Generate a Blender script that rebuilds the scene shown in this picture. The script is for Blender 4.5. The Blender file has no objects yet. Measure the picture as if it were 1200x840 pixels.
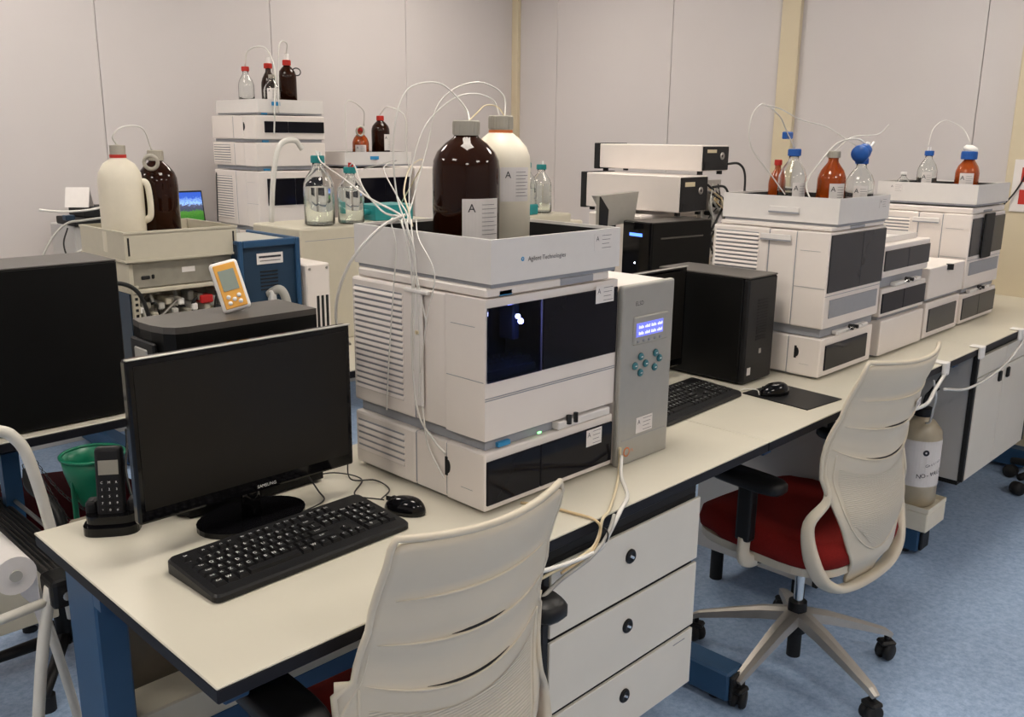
import bpy, bmesh, math, random
from mathutils import Vector, Matrix, Euler
random.seed(7)
PI = math.pi
S = bpy.context.scene
COL = S.collection

# ---------------------------------------------------------------- camera
cam_d = bpy.data.cameras.new('camera'); cam = bpy.data.objects.new('camera', cam_d); COL.objects.link(cam)
cam_d.sensor_width = 36; cam_d.lens = 31.95; cam_d.clip_start = 0.02; cam_d.clip_end = 60
cam.matrix_world = Matrix(((0.70105075, 0.16173078, -0.69452934, 0),
                           (-0.71303213, 0.17349808, -0.67932584, 0),
                           (0.01063161, 0.97146362, 0.2369502, 1.45),
                           (0, 0, 0, 1)))
S.camera = cam
# ---------------------------------------------------------------- world, exposure
S.view_settings.view_transform = 'Standard'; S.view_settings.look = 'None'
S.view_settings.gamma = 1; S.view_settings.exposure = 0.0
S.view_settings.use_curve_mapping = False
w = bpy.data.worlds.new('world'); S.world = w; w.use_nodes = True
w.node_tree.nodes['Background'].inputs[0].default_value = (0.9, 0.92, 1, 1)
w.node_tree.nodes['Background'].inputs[1].default_value = 0.3
LAMP = 22.0            # strength of the ceiling panels

FL = -0.06            # floor height

# ---------------------------------------------------------------- materials
def mat(name, col, rough=0.5, metal=0, noise=0.0, nscale=40, bump=0, bscale=200, trans=0, emit=None, estr=0, coat=0, spec=0.5, ior=1.45, noise2=None):
    m = bpy.data.materials.new(name); m.use_nodes = True
    n = m.node_tree.nodes; l = m.node_tree.links; b = n['Principled BSDF']
    b.inputs['Base Color'].default_value = (*col, 1)
    b.inputs['Roughness'].default_value = rough
    b.inputs['Metallic'].default_value = metal
    b.inputs['Transmission Weight'].default_value = trans
    b.inputs['IOR'].default_value = ior
    b.inputs['Specular IOR Level'].default_value = spec
    b.inputs['Coat Weight'].default_value = coat
    if emit: b.inputs['Emission Color'].default_value = (*emit, 1); b.inputs['Emission Strength'].default_value = estr
    tc = n.new('ShaderNodeTexCoord')
    if noise:
        t = n.new('ShaderNodeTexNoise'); t.inputs['Scale'].default_value = nscale; t.inputs['Detail'].default_value = 4
        l.new(tc.outputs['Object'], t.inputs['Vector'])
        r = n.new('ShaderNodeMapRange'); r.inputs[1].default_value = 0.3; r.inputs[2].default_value = 0.7
        r.inputs[3].default_value = 1 - noise; r.inputs[4].default_value = 1 + noise
        l.new(t.outputs[0], r.inputs[0])
        mx = n.new('ShaderNodeVectorMath'); mx.operation = 'SCALE'; mx.inputs[0].default_value = col
        l.new(r.outputs[0], mx.inputs['Scale']); l.new(mx.outputs[0], b.inputs['Base Color'])
    if bump:
        t = n.new('ShaderNodeTexNoise'); t.inputs['Scale'].default_value = bscale; t.inputs['Detail'].default_value = 3
        l.new(tc.outputs['Object'], t.inputs['Vector'])
        bp = n.new('ShaderNodeBump'); bp.inputs['Strength'].default_value = bump; bp.inputs['Distance'].default_value = 0.002
        l.new(t.outputs[0], bp.inputs['Height']); l.new(bp.outputs[0], b.inputs['Normal'])
    return m
M = {}
M['wall'] = mat('wall_panel_paint', (0.60, 0.565, 0.568), 0.45, noise=0.02, nscale=1.5)
M['joint'] = mat('panel_joint', (0.36, 0.345, 0.35), 0.6, noise=0.03)
M['beige_post'] = mat('beige_post', (0.62, 0.54, 0.39), 0.5, noise=0.03, nscale=5)
M['ceil'] = mat('ceiling_paint', (0.75, 0.73, 0.7), 0.8, noise=0.02)
M['laminate'] = mat('white_laminate', (0.59, 0.555, 0.465), 0.33, noise=0.025, nscale=6)
M['edge'] = mat('black_edge', (0.009, 0.009, 0.013), 0.5, spec=0.25, noise=0.1)
M['blue_steel'] = mat('blue_painted_steel', (0.022, 0.075, 0.165), 0.42, noise=0.06, nscale=15)
M['navy'] = mat('navy_plastic', (0.014, 0.04, 0.08), 0.5, noise=0.05)
M['cab'] = mat('cabinet_grey_white', (0.70, 0.665, 0.595), 0.42, noise=0.02, nscale=8)
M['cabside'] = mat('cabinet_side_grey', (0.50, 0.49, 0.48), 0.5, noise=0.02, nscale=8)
M['inst'] = mat('instrument_white', (0.78, 0.72, 0.68), 0.42, noise=0.012, nscale=12)
M['inst_in'] = mat('instrument_inner_grey', (0.30, 0.31, 0.34), 0.5, noise=0.03)
M['tray_white'] = mat('tray_white', (0.74, 0.71, 0.69), 0.4, noise=0.012)
M['dark'] = mat('dark_plastic', (0.008, 0.008, 0.009), 0.42, spec=0.35, noise=0.1, bump=0.15, bscale=600)
M['darker'] = mat('matt_black', (0.008, 0.008, 0.009), 0.65, noise=0.1)
M['gloss'] = mat('gloss_black', (0.004, 0.004, 0.005), 0.08, spec=0.35, noise=0.05)
M['window_dark'] = mat('smoked_window', (0.006, 0.006, 0.010), 0.08, spec=0.18, noise=0.05, nscale=10)
M['window_grey'] = mat('smoked_grey_window', (0.032, 0.032, 0.036), 0.25, spec=0.25, noise=0.05, nscale=10)
M['screen'] = mat('screen_off', (0.010, 0.009, 0.008), 0.35, spec=0.3, noise=0.03)
M['pc_top'] = mat('pc_top_metal', (0.075, 0.068, 0.062), 0.38, noise=0.05, nscale=30)
M['pc_side'] = mat('pc_side_black', (0.005, 0.005, 0.005), 0.4, spec=0.22, noise=0.08, nscale=20)
M['silver'] = mat('silver_paint', (0.40, 0.39, 0.36), 0.35, metal=0.35, noise=0.02)
M['metal'] = mat('brushed_metal', (0.55, 0.53, 0.5), 0.35, metal=0.85, noise=0.04)
M['alu'] = mat('aluminium_base', (0.46, 0.43, 0.39), 0.4, metal=0.6, noise=0.04)
M['chrome'] = mat('chrome', (0.7, 0.7, 0.7), 0.15, metal=1, noise=0.02)
M['beige'] = mat('beige_metal', (0.56, 0.52, 0.42), 0.45, noise=0.02)
M['rearpanel'] = mat('rear_panel_grey', (0.33, 0.31, 0.26), 0.5, metal=0.3, noise=0.1, nscale=25)
M['chair'] = mat('chair_shell_plastic', (0.63, 0.565, 0.455), 0.45, noise=0.02, nscale=10)
M['red'] = mat('red_fabric', (0.19, 0.011, 0.009), 0.92, noise=0.14, nscale=300, bump=0.4, bscale=900, spec=0.2)
M['darkred'] = mat('dark_red_fabric', (0.11, 0.008, 0.014), 0.9, noise=0.14, nscale=200, spec=0.2)
M['green'] = mat('green_plastic', (0.006, 0.16, 0.085), 0.35, noise=0.05)
M['teal'] = mat('teal_cap', (0.02, 0.25, 0.26), 0.4, noise=0.04)
M['bluecap'] = mat('blue_cap', (0.02, 0.11, 0.42), 0.35, noise=0.05)
M['redcap'] = mat('red_cap', (0.5, 0.025, 0.015), 0.4, noise=0.05)
M['greycap'] = mat('grey_beige_cap', (0.42, 0.39, 0.33), 0.5, noise=0.04)
M['hdpe'] = mat('white_plastic_bottle', (0.80, 0.74, 0.61), 0.42, noise=0.02)
M['carboy'] = mat('translucent_carboy', (0.58, 0.50, 0.36), 0.3, noise=0.04, trans=0.25)
M['glass'] = mat('clear_glass', (0.96, 0.98, 0.97), 0.02, trans=1.0, ior=1.45)
M['amber'] = mat('amber_glass', (0.030, 0.008, 0.003), 0.04, trans=0.35, spec=0.35, ior=1.4, noise=0.1, nscale=20)
M['amber_light'] = mat('orange_amber_glass', (0.62, 0.125, 0.015), 0.06, trans=0.6, ior=1.5)
M['liquid'] = mat('clear_liquid', (0.93, 0.96, 0.94), 0.0, trans=1.0, ior=1.33)
M['paper'] = mat('paper', (0.76, 0.72, 0.70), 0.7, noise=0.02)
M['ink'] = mat('ink', (0.02, 0.02, 0.03), 0.6)
M['greyink'] = mat('grey_ink', (0.25, 0.25, 0.27), 0.6)
M['keyink'] = mat('white_key_print', (0.8, 0.8, 0.78), 0.5)
M['badge'] = mat('blue_badge', (0.035, 0.27, 0.55), 0.4)
M['redink'] = mat('red_ink', (0.5, 0.03, 0.02), 0.5)
M['orangeink'] = mat('orange_print', (0.7, 0.2, 0.06), 0.5)
M['tube'] = mat('clear_tubing', (0.82, 0.80, 0.76), 0.25, trans=0.15)
M['tube_y'] = mat('yellowed_tubing', (0.72, 0.62, 0.42), 0.3, trans=0.1)
M['tube_o'] = mat('amber_tubing', (0.62, 0.47, 0.27), 0.3)
M['cable'] = mat('black_cable', (0.015, 0.015, 0.016), 0.45)
M['gcable'] = mat('grey_cable', (0.42, 0.41, 0.38), 0.5)
M['bcable'] = mat('blue_cable', (0.01, 0.05, 0.4), 0.4)
M['rcable'] = mat('red_connector', (0.5, 0.02, 0.02), 0.4)
M['ladder'] = mat('white_tube_steel', (0.72, 0.69, 0.62), 0.35, noise=0.03)
M['tread'] = mat('ribbed_dark_tread', (0.045, 0.04, 0.038), 0.6, noise=0.15, nscale=90)
M['orange'] = mat('yellow_orange_plastic', (0.80, 0.40, 0.07), 0.4, noise=0.02)
M['white'] = mat('white_plastic', (0.80, 0.78, 0.76), 0.35, noise=0.01)
M['lcd'] = mat('grey_lcd', (0.27, 0.32, 0.28), 0.2, noise=0.03)
M['lcd_blue'] = mat('lit_blue_lcd', (0.1, 0.12, 0.5), 0.3, emit=(0.22, 0.25, 0.95), estr=0.75)
M['lcd_char'] = mat('lcd_characters', (0.8, 0.8, 1), 0.3, emit=(0.75, 0.78, 1.0), estr=0.9)
M['led_blue'] = mat('blue_led', (0.1, 0.2, 1), 0.3, emit=(0.08, 0.2, 1.0), estr=3)
M['led_white'] = mat('white_led', (1, 1, 1), 0.3, emit=(0.75, 0.8, 1.0), estr=14)
M['led_green'] = mat('green_led', (0.2, 1, 0.3), 0.3, emit=(0.3, 1.0, 0.35), estr=2)
M['keyteal'] = mat('teal_key', (0.03, 0.16, 0.20), 0.4)
M['waste'] = mat('brown_grey_board', (0.16, 0.135, 0.10), 0.6, noise=0.15, nscale=8)
M['lamp'] = mat('lamp_diffuser', (1, 1, 1), 0.5, emit=(1.0, 0.915, 0.80), estr=LAMP)
M['glasswin'] = mat('tinted_window', (0.16, 0.17, 0.30), 0.04, trans=1.0, ior=1.2)

def floor_material():
    m = mat('blue_vinyl_floor', (0.12, 0.2, 0.36), 0.42)
    n = m.node_tree.nodes; l = m.node_tree.links; b = n['Principled BSDF']
    tc = n.new('ShaderNodeTexCoord')
    t = n.new('ShaderNodeTexNoise'); t.inputs['Scale'].default_value = 55; t.inputs['Detail'].default_value = 6; t.inputs['Roughness'].default_value = 0.75
    t2 = n.new('ShaderNodeTexNoise'); t2.inputs['Scale'].default_value = 2.2
    l.new(tc.outputs['Object'], t.inputs['Vector']); l.new(tc.outputs['Object'], t2.inputs['Vector'])
    r = n.new('ShaderNodeValToRGB')
    r.color_ramp.elements[0].position = 0.32; r.color_ramp.elements[0].color = (0.215, 0.315, 0.50, 1)
    r.color_ramp.elements[1].position = 0.68; r.color_ramp.elements[1].color = (0.40, 0.52, 0.70, 1)
    l.new(t.outputs[0], r.inputs[0])
    mx = n.new('ShaderNodeVectorMath'); mx.operation = 'SCALE'
    mr = n.new('ShaderNodeMapRange'); mr.inputs[3].default_value = 0.9; mr.inputs[4].default_value = 1.1
    l.new(t2.outputs[0], mr.inputs[0]); l.new(r.outputs[0], mx.inputs[0]); l.new(mr.outputs[0], mx.inputs['Scale'])
    l.new(mx.outputs[0], b.inputs['Base Color'])
    return m
M['floor'] = floor_material()
def mesh_fabric_material():
    m = mat('ribbed_mesh_plastic', (0.60, 0.545, 0.445), 0.5)
    n = m.node_tree.nodes; l = m.node_tree.links; b = n['Principled BSDF']
    tc = n.new('ShaderNodeTexCoord'); wv = n.new('ShaderNodeTexWave'); wv.bands_direction = 'Z'
    wv.inputs['Scale'].default_value = 62
    l.new(tc.outputs['Object'], wv.inputs['Vector'])
    bp = n.new('ShaderNodeBump'); bp.inputs['Strength'].default_value = 0.6; bp.inputs['Distance'].default_value = 0.0018
    l.new(wv.outputs['Fac'], bp.inputs['Height']); l.new(bp.outputs[0], b.inputs['Normal'])
    return m
M['mesh'] = mesh_fabric_material()

# ---------------------------------------------------------------- mesh builder
class MB:
    def __init__(s): s.v = []; s.f = []; s.sm = []
    def add(s, vs, fs, mx=None, smooth=False):
        k = len(s.v)
        for p in vs:
            p = Vector(p)
            s.v.append(mx @ p if mx else p)
        for f in fs: s.f.append([i + k for i in f]); s.sm.append(smooth)
        return s
    def box(s, x0, y0, z0, x1, y1, z1, mx=None):
        vs = [(x0,y0,z0),(x1,y0,z0),(x1,y1,z0),(x0,y1,z0),(x0,y0,z1),(x1,y0,z1),(x1,y1,z1),(x0,y1,z1)]
        return s.add(vs, [(0,3,2,1),(4,5,6,7),(0,1,5,4),(1,2,6,5),(2,3,7,6),(3,0,4,7)], mx)
    def rbox(s, x0, y0, z0, x1, y1, z1, r=0.004, seg=2, mx=None):
        bm = bmesh.new(); bmesh.ops.create_cube(bm, size=1)
        for v in bm.verts: v.co = Vector((x0+(v.co.x+.5)*(x1-x0), y0+(v.co.y+.5)*(y1-y0), z0+(v.co.z+.5)*(z1-z0)))
        r = min(r, 0.45*min(x1-x0, y1-y0, z1-z0))
        bmesh.ops.bevel(bm, geom=bm.edges[:], offset=r, segments=seg, affect='EDGES', profile=0.5)
        bm.verts.index_update()
        s.add([v.co.copy() for v in bm.verts], [[v.index for v in f.verts] for f in bm.faces], mx, False)
        bm.free(); return s
    def prism(s, pts, h0, h1, mx=None, axis='z', smooth=False):
        n = len(pts)
        def P(a, b, h): return {'z': (a,b,h), 'y': (a,h,b), 'x': (h,a,b)}[axis]
        vs = [P(a,b,h0) for a,b in pts] + [P(a,b,h1) for a,b in pts]
        fs = [list(range(n))[::-1], list(range(n, 2*n))] + [(i, (i+1)%n, n+(i+1)%n, n+i) for i in range(n)]
        return s.add(vs, fs, mx, smooth)
    def cyl(s, c, r, h, n=20, mx=None, r2=None, smooth=True):
        r2 = r if r2 is None else r2
        return s.lathe([(0,0),(r,0),(r2,h),(0,h)], n, (mx or Matrix()) @ Matrix.Translation(c), sharp=True)
    def lathe(s, prof, n=24, mx=None, sharp=False):
        vs = []; fs = []
        if sharp:
            pr = []
            for a, b in zip(prof[:-1], prof[1:]): pr.append((a, b))
            for a, b in pr:
                k = len(vs)
                for r, z in (a, b):
                    for i in range(n): t = 2*PI*i/n; vs.append((r*math.cos(t), r*math.sin(t), z))
                for i in range(n): fs.append((k+i, k+(i+1)%n, k+n+(i+1)%n, k+n+i))
        else:
            for r, z in prof:
                for i in range(n): t = 2*PI*i/n; vs.append((r*math.cos(t), r*math.sin(t), z))
            for j in range(len(prof)-1):
                for i in range(n): fs.append((j*n+i, j*n+(i+1)%n, (j+1)*n+(i+1)%n, (j+1)*n+i))
        return s.add(vs, fs, mx, True)
    def tube(s, pts, r, n=8, mx=None, closed=False, smooth=True, sec=None, up=None):
        pts = [Vector(p) for p in pts]; N = len(pts)
        sec = sec or [(math.cos(2*PI*i/n), math.sin(2*PI*i/n)) for i in range(n)]; n = len(sec)
        rr = r if isinstance(r, (list, tuple)) else [r]*N
        vs = []; fs = []; prev = Vector(up) if up else None
        for i, p in enumerate(pts):
            a = pts[i-1] if (i > 0 or closed) else p; b = pts[(i+1) % N] if (i < N-1 or closed) else p
            t = (b-a).normalized()
            if prev is None:
                prev = Vector((0,0,1)) if abs(t.z) < .9 else Vector((1,0,0))
            u = up and Vector(up) or prev
            u = (u - t*u.dot(t)).normalized(); prev = u; w_ = t.cross(u)
            for a_, b_ in sec: vs.append(p + (u*a_ + w_*b_)*rr[i])
        for i in range(N-1 if not closed else N):
            j = (i+1) % N
            for k in range(n): fs.append((i*n+k, i*n+(k+1)%n, j*n+(k+1)%n, j*n+k))
        if not closed:
            fs.append(list(range(n))[::-1]); fs.append([(N-1)*n+k for k in range(n)])
        return s.add(vs, fs, mx, smooth)
    def arc_patch(s, r, z0, z1, a0, a1, n=10, t=0.0006, mx=None):
        vs = []; fs = []
        for i in range(n+1):
            a = a0+(a1-a0)*i/n
            for q, z in ((r, z0), (r, z1), (r+t, z1), (r+t, z0)): vs.append((q*math.cos(a), q*math.sin(a), z))
        for i in range(n):
            for k in range(4): fs.append((i*4+k, i*4+(k+1)%4, (i+1)*4+(k+1)%4, (i+1)*4+k))
        fs += [(0,1,2,3), tuple(n*4+k for k in (3,2,1,0))]
        return s.add(vs, fs, mx)
    def text(s, txt, size, mx, depth=0):
        vs, fs, wd = glyphs(txt)
        return s.add([(x*size, y*size, 0) for x, y in vs], fs, mx)
    def mesh(s, name):
        me = bpy.data.meshes.new(name); me.from_pydata([tuple(v) for v in s.v], [], s.f)
        for p, q in zip(me.polygons, s.sm): p.use_smooth = q
        me.validate(); me.update()
        bm = bmesh.new(); bm.from_mesh(me); bmesh.ops.recalc_face_normals(bm, faces=bm.faces); bm.to_mesh(me); bm.free()
        return me
_gl = {}
def glyphs(txt):
    if txt in _gl: return _gl[txt]
    cu = bpy.data.curves.new('txt', 'FONT'); cu.body = txt; cu.size = 1; cu.resolution_u = 2
    cu.align_x = 'CENTER'; cu.align_y = 'CENTER'
    o = bpy.data.objects.new('txt', cu); COL.objects.link(o)
    dg = bpy.context.evaluated_depsgraph_get(); me = o.evaluated_get(dg).to_mesh()
    vs = [(v.co.x, v.co.y) for v in me.vertices]; fs = [tuple(p.vertices) for p in me.polygons]
    wd = (max([v[0] for v in vs] or [0]) - min([v[0] for v in vs] or [0]))
    o.evaluated_get(dg).to_mesh_clear(); bpy.data.objects.remove(o); bpy.data.curves.remove(cu)
    _gl[txt] = (vs, fs, wd); return _gl[txt]

def T(x, y, z): return Matrix.Translation((x, y, z))
def R(a, ax): return Matrix.Rotation(a, 4, ax)
FACE_FRONT = R(PI/2, 'X')               # text plane that faces -Y
FACE_LEFT = R(-PI/2, 'Z') @ R(PI/2, 'X')  # text plane that faces -X

def obj(name, mb, m, parent=None, kind=None, label=None, loc=None, rot=None, mods=None):
    me = mb.mesh(name) if isinstance(mb, MB) else mb
    if not me.materials: me.materials.append(M[m] if isinstance(m, str) else m)
    o = bpy.data.objects.new(name, me); COL.objects.link(o)
    if parent: o.parent = parent
    if loc: o.location = loc
    if rot: o.rotation_euler = rot
    if kind: o['kind'] = kind
    if label: o['label'] = label
    return o
def thing(name, label, cat, loc=(0,0,0), rz=0, group=None):
    o = bpy.data.objects.new(name, None); COL.objects.link(o); o.empty_display_size = 0.05
    o.location = loc; o.rotation_euler = (0, 0, rz)
    o['label'] = label; o['category'] = cat
    if group: o['group'] = group
    return o
def tag(o, label, cat, group=None):
    o['label'] = label; o['category'] = cat
    if group: o['group'] = group
    return o
def struct(name, mb, m, parent=None):
    o = obj(name, mb, m, parent)
    if not parent: o['kind'] = 'structure'
    return o
def spline(pts, k=8):
    P = [Vector(p) for p in pts]; P = [P[0]*2-P[1]] + P + [P[-1]*2-P[-2]]; out = []
    for i in range(1, len(P)-2):
        a, b, c, d = P[i-1:i+3]
        for j in range(k):
            t = j/k
            out.append(0.5*((2*b)+(-a+c)*t+(2*a-5*b+4*c-d)*t*t+(-a+3*b-3*c+d)*t**3))
    out.append(P[-2]); return out
def hose(name, pts, r, m, label, cat='tube', group=None, k=8, n=6):
    o = obj(name, MB().tube(spline(pts, k), r, n), m); return tag(o, label, cat, group)

# ================================================================ ROOM
X0, Y0, ZC = 4.70, 4.60, 2.75
XL, YF = -2.6, -2.6
struct('floor', MB().box(XL, YF, FL-0.05, X0, Y0, FL), 'floor')
struct('ceiling', MB().box(XL, YF, ZC, X0, Y0, ZC+0.05), 'ceil')
wl = struct('wall_left', MB().box(XL, Y0+0.02, FL, X0+0.05, Y0+0.08, ZC), 'joint')
xs = [XL, -1.77, -0.85, 0.04, 0.95, 1.862, 2.80, 3.74, X0]
for a, b in zip(xs[:-1], xs[1:]):
    obj('wall_panel', MB().rbox(a+0.0015, Y0, FL, b-0.0015, Y0+0.021, ZC, 0.002, 1), 'wall', wl)
wr = struct('wall_right', MB().box(X0+0.02, YF, FL, X0+0.08, Y0, ZC), 'joint')
ys = [YF, -1.5, -0.5, 0.5, 1.553, 2.49, 3.302, 4.212, Y0]
for a, b in zip(ys[:-1], ys[1:]):
    obj('wall_panel', MB().rbox(X0, a+0.0015, FL, X0+0.021, b-0.0015, ZC, 0.002, 1), 'wall', wr)
struct('wall_front', MB().box(XL, YF-0.08, FL, X0, YF, ZC), 'wall')
struct('wall_back', MB().box(XL-0.08, YF, FL, XL, Y0, ZC), 'wall')
struct('trim_1', MB().rbox(X0-0.035, Y0-0.055, FL, X0+0.0, Y0, ZC, 0.003, 1), 'beige_post')
struct('trim_2', MB().rbox(X0-0.03, 2.475, FL, X0+0.0, 2.585, ZC, 0.003, 1), 'beige_post')
struct('trim_3', MB().rbox(X0-0.06, 0.98, FL, X0+0.0, 1.37, ZC, 0.004, 1), 'beige_post')
struct('baseboard_left', MB().rbox(XL, Y0-0.012, FL, X0-0.04, Y0, FL+0.09, 0.002, 1), 'cabside')
for i, (a, b) in enumerate(((YF, 0.97), (1.38, 2.47), (2.59, 4.54))):
    struct('baseboard_right' + ('' if i == 0 else '.%03d' % i), MB().rbox(X0-0.012, a, FL, X0, b, FL+0.09, 0.002, 1), 'cabside')

# ceiling lights
k = 0
PLACE = ['above the window-side corner', 'above the aisle', 'above the far bench']
for ix, x in enumerate((-0.9, 1.3, 3.45)):
    for iy, y in enumerate((-1.3, 1.3, 3.6)):
        t = thing('ceiling_light', 'square ceiling light panel, %s row from the near wall, %s from the left end' % (('first','second','third')[iy], ('first','second','third')[ix]),
                  'ceiling light', (x, y, ZC-0.03), 0, 'square ceiling light panels')
        f = MB()
        for a in ((-.31,-.31,.31,-.285), (-.31,.285,.31,.31), (-.31,-.285,-.285,.285), (.285,-.285,.31,.285)):
            f.box(a[0], a[1], 0, a[2], a[3], 0.03)
        obj('frame', f, 'white', t)
        obj('diffuser', MB().box(-.285, -.285, 0.008, .285, .285, 0.02), 'lamp', t)

# ================================================================ BENCHES
def bench(x0, x1, y0, y1, label, frames, topz=0.75, cat='workbench', group='bench sections'):
    t = thing('workbench', label, cat, (x0, y0, FL), 0, group)
    L = x1-x0; D = y1-y0; z = topz-FL
    obj('worktop', MB().rbox(0, 0, z-0.004, L-0.002, D, z, 0.0015, 1), 'laminate', t)
    obj('core', MB().rbox(0.0008, 0.0008, z-0.026, L-0.0028, D-0.0008, z-0.004, 0.002, 1), 'edge', t, label='black bench core edge')
    obj('apron', MB().box(0.03, D-0.20, z-0.09, L-0.03, D-0.17, z-0.026), 'blue_steel', t)
    for fx in frames:
        fx -= x0
        u = MB().rbox(fx, D-0.17, 0.02, fx+0.055, D-0.04, z-0.026, 0.004, 1)
        obj('upright', u, 'blue_steel', t)
        obj('foot', MB().rbox(fx-0.012, 0.10, 0.02, fx+0.068, D-0.02, 0.105, 0.006, 1), 'blue_steel', t)
        lv = obj('foot_cap', MB().rbox(fx-0.008, 0.088, 0.028, fx+0.064, 0.10, 0.10, 0.004, 1), 'dark', t)
        obj('glide', MB().cyl((fx+0.028, 0.16, 0), 0.018, 0.02, 12).cyl((fx+0.028, D-0.08, 0), 0.018, 0.02, 12), 'darker', t)
        obj('cantilever', MB().rbox(fx+0.008, 0.06, z-0.075, fx+0.048, D-0.04, z-0.026, 0.003, 1), 'blue_steel', t)
    return t
bench(0.481, 1.905, 1.0, 1.667, 'white workbench section at the near left, holding the keyboard and large monitor', [0.512])
bench(1.905, 3.40, 1.0, 1.667, 'middle white workbench section, holding the mouse mat and second computer', [1.985, 3.305])
bench(3.40, 4.69, 1.0, 1.667, 'far right white workbench section next to the red warning sign', [4.58])
bench(-0.55, 1.90, 2.235, 3.0, 'second row bench section under the beige bottle rack and blue box', [1.30], group='second row bench sections')
bench(1.90, 4.69, 2.235, 3.0, 'second row bench section under the two long white detector boxes', [2.4, 3.9], group='second row bench sections')
bench(1.25, 4.69, 3.93, 4.585, 'wall bench in the far left corner under the tall white stack', [1.6, 3.3])
bm_ = thing('cable_duct', 'beige box section duct under the near bench beside the blue leg', 'cable duct', (0.57, 1.56, FL))
obj('duct_body', MB().rbox(0, 0, 0.36, 1.2, 0.10, 0.43, 0.004, 1), 'beige', bm_)
obj('beam', MB().rbox(0, 0.005, 0.26, 1.2, 0.095, 0.36, 0.003, 1), 'blue_steel', bm_, label='dark blue steel beam')
pn = thing('storage_board', 'brown grey upright board under the near bench behind the blue leg', 'board', (0.60, 1.69, FL))
obj('board', MB().rbox(0, 0, 0.0, 0.19, 0.16, 0.74, 0.004, 1), 'waste', pn)
pc_ = obj('cord', MB().tube(spline([(0.13, -0.004, 0.72), (0.137, -0.006, 0.62), (0.16, -0.006, 0.54), (0.172, -0.004, 0.44)]), 0.002, 6), 'tube_y', pn)
tk = thing('bench_panel', 'long beige panel under the second row bench at the left edge', 'panel', (-0.5, 2.30, FL))
obj('panel', MB().rbox(0, 0, 0.30, 1.2, 0.03, 0.46, 0.003, 1), 'beige', tk)
for bx in (0.02, 1.12): obj('bracket', MB().box(bx, 0.03, 0.30, bx+0.04, 0.06, 0.75), 'blue_steel', tk)

# ================================================================ CABINETS
def knob(parent, x, y, z, r=0.0155):
    kb = obj('pull', MB().lathe([(0,0),(r,0),(r,0.003),(r*0.8,0.006),(r*0.55,0.004),(0,0.004)], 20, T(x,y,z)@R(PI/2,'X')), 'dark', parent)
    obj('pull_inset', MB().rbox(-r*0.5, -0.002, -r*0.18, r*0.5, 0, r*0.18, 0.001, 1, T(x, y-0.005, z)@R(0.6,'Y')), 'chrome', kb)
def cabinet(name, label, x0, x1, y0, y1, z0, z1, left_trim=True):
    t = thing(name, label, 'cabinet', (x0, y0, z0))
    L, D, H = x1-x0, y1-y0, z1-z0
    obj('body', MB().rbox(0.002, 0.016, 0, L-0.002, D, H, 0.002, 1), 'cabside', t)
    obj('top_rail', MB().box(0, 0.012, H, L, D, H+0.030), 'darker', t)
    obj('gap_shade', MB().box(0.003, 0.010, 0.002, L-0.003, 0.016, H), 'darker', t)  # black plate added so the gaps around the fronts look shaded
    if left_trim: obj('edge_trim', MB().rbox(-0.004, 0.0, 0, 0.014, 0.018, H, 0.002, 1), 'darker', t)
    return t, L, D, H
t, L, D, H = cabinet('drawer_cabinet', 'pale drawer cabinet with three drawers and round black pulls under bench', 1.126, 1.632, 1.012, 1.5, 0.222, 0.692)
zz = [0.0, 0.149, 0.312, 0.468]
for i in range(3):
    d = obj('drawer_front', MB().rbox(0.016, -0.002, zz[i]+0.0048, L, 0.006, zz[i+1]-0.0048, 0.0015, 1), 'cab', t)
    knob(d, 0.255, -0.002, zz[i+1]-0.062)
for cx_, cy_ in ((0.06,0.06),(0.06,D-0.06),(L-0.06,D-0.06),(L-0.06,0.08)): obj('caster', MB().cyl((cx_,cy_,-0.05), 0.02, 0.05, 12), 'darker', t)
obj('maker_print', MB().box(0.43, -0.0026, 0.128, 0.475, -0.002, 0.130), 'greyink', t)
t, L, D, H = cabinet('base_cabinet', 'grey base cabinet under the bench behind the second swivel chair', 2.56, 3.05, 1.14, 1.60, 0.069, 0.692)
obj('door', MB().rbox(0.016, -0.002, 0.003, L, 0.016, H-0.003, 0.0015, 1), 'cab', t)
for cx_, cy_ in ((0.12,0.12),(0.06,D-0.06),(L-0.06,D-0.06),(L-0.06,0.06)): obj('caster', MB().cyl((cx_,cy_,FL-0.069), 0.022, 0.069-FL, 12), 'darker', t)
t, L, D, H = cabinet('base_cabinet', 'grey two-door base cabinet under the far right bench beside the carboy', 3.47, 4.20, 1.03, 1.60, 0.21, 0.692)
for a, b, hx in ((0.016, 0.315, 0.26), (0.318, L-0.03, 0.355)):
    d = obj('door', MB().rbox(a, -0.002, 0.003, b, 0.016, H-0.085, 0.0015, 1), 'cab', t)
    obj('handle', MB().rbox(hx-0.012, -0.012, H-0.135, hx+0.012, -0.002, H-0.095, 0.003, 1), 'darker', d)
    obj('drawer_front', MB().rbox(a, -0.002, H-0.080, b, 0.016, H-0.003, 0.0015, 1), 'cab', t)
obj('edge_trim', MB().rbox(L-0.028, 0.0, 0, L, 0.018, H, 0.002, 1), 'darker', t)
obj('runner', MB().box(0.04, 0.03, -0.03, L-0.04, D-0.05, 0), 'darker', t)

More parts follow.
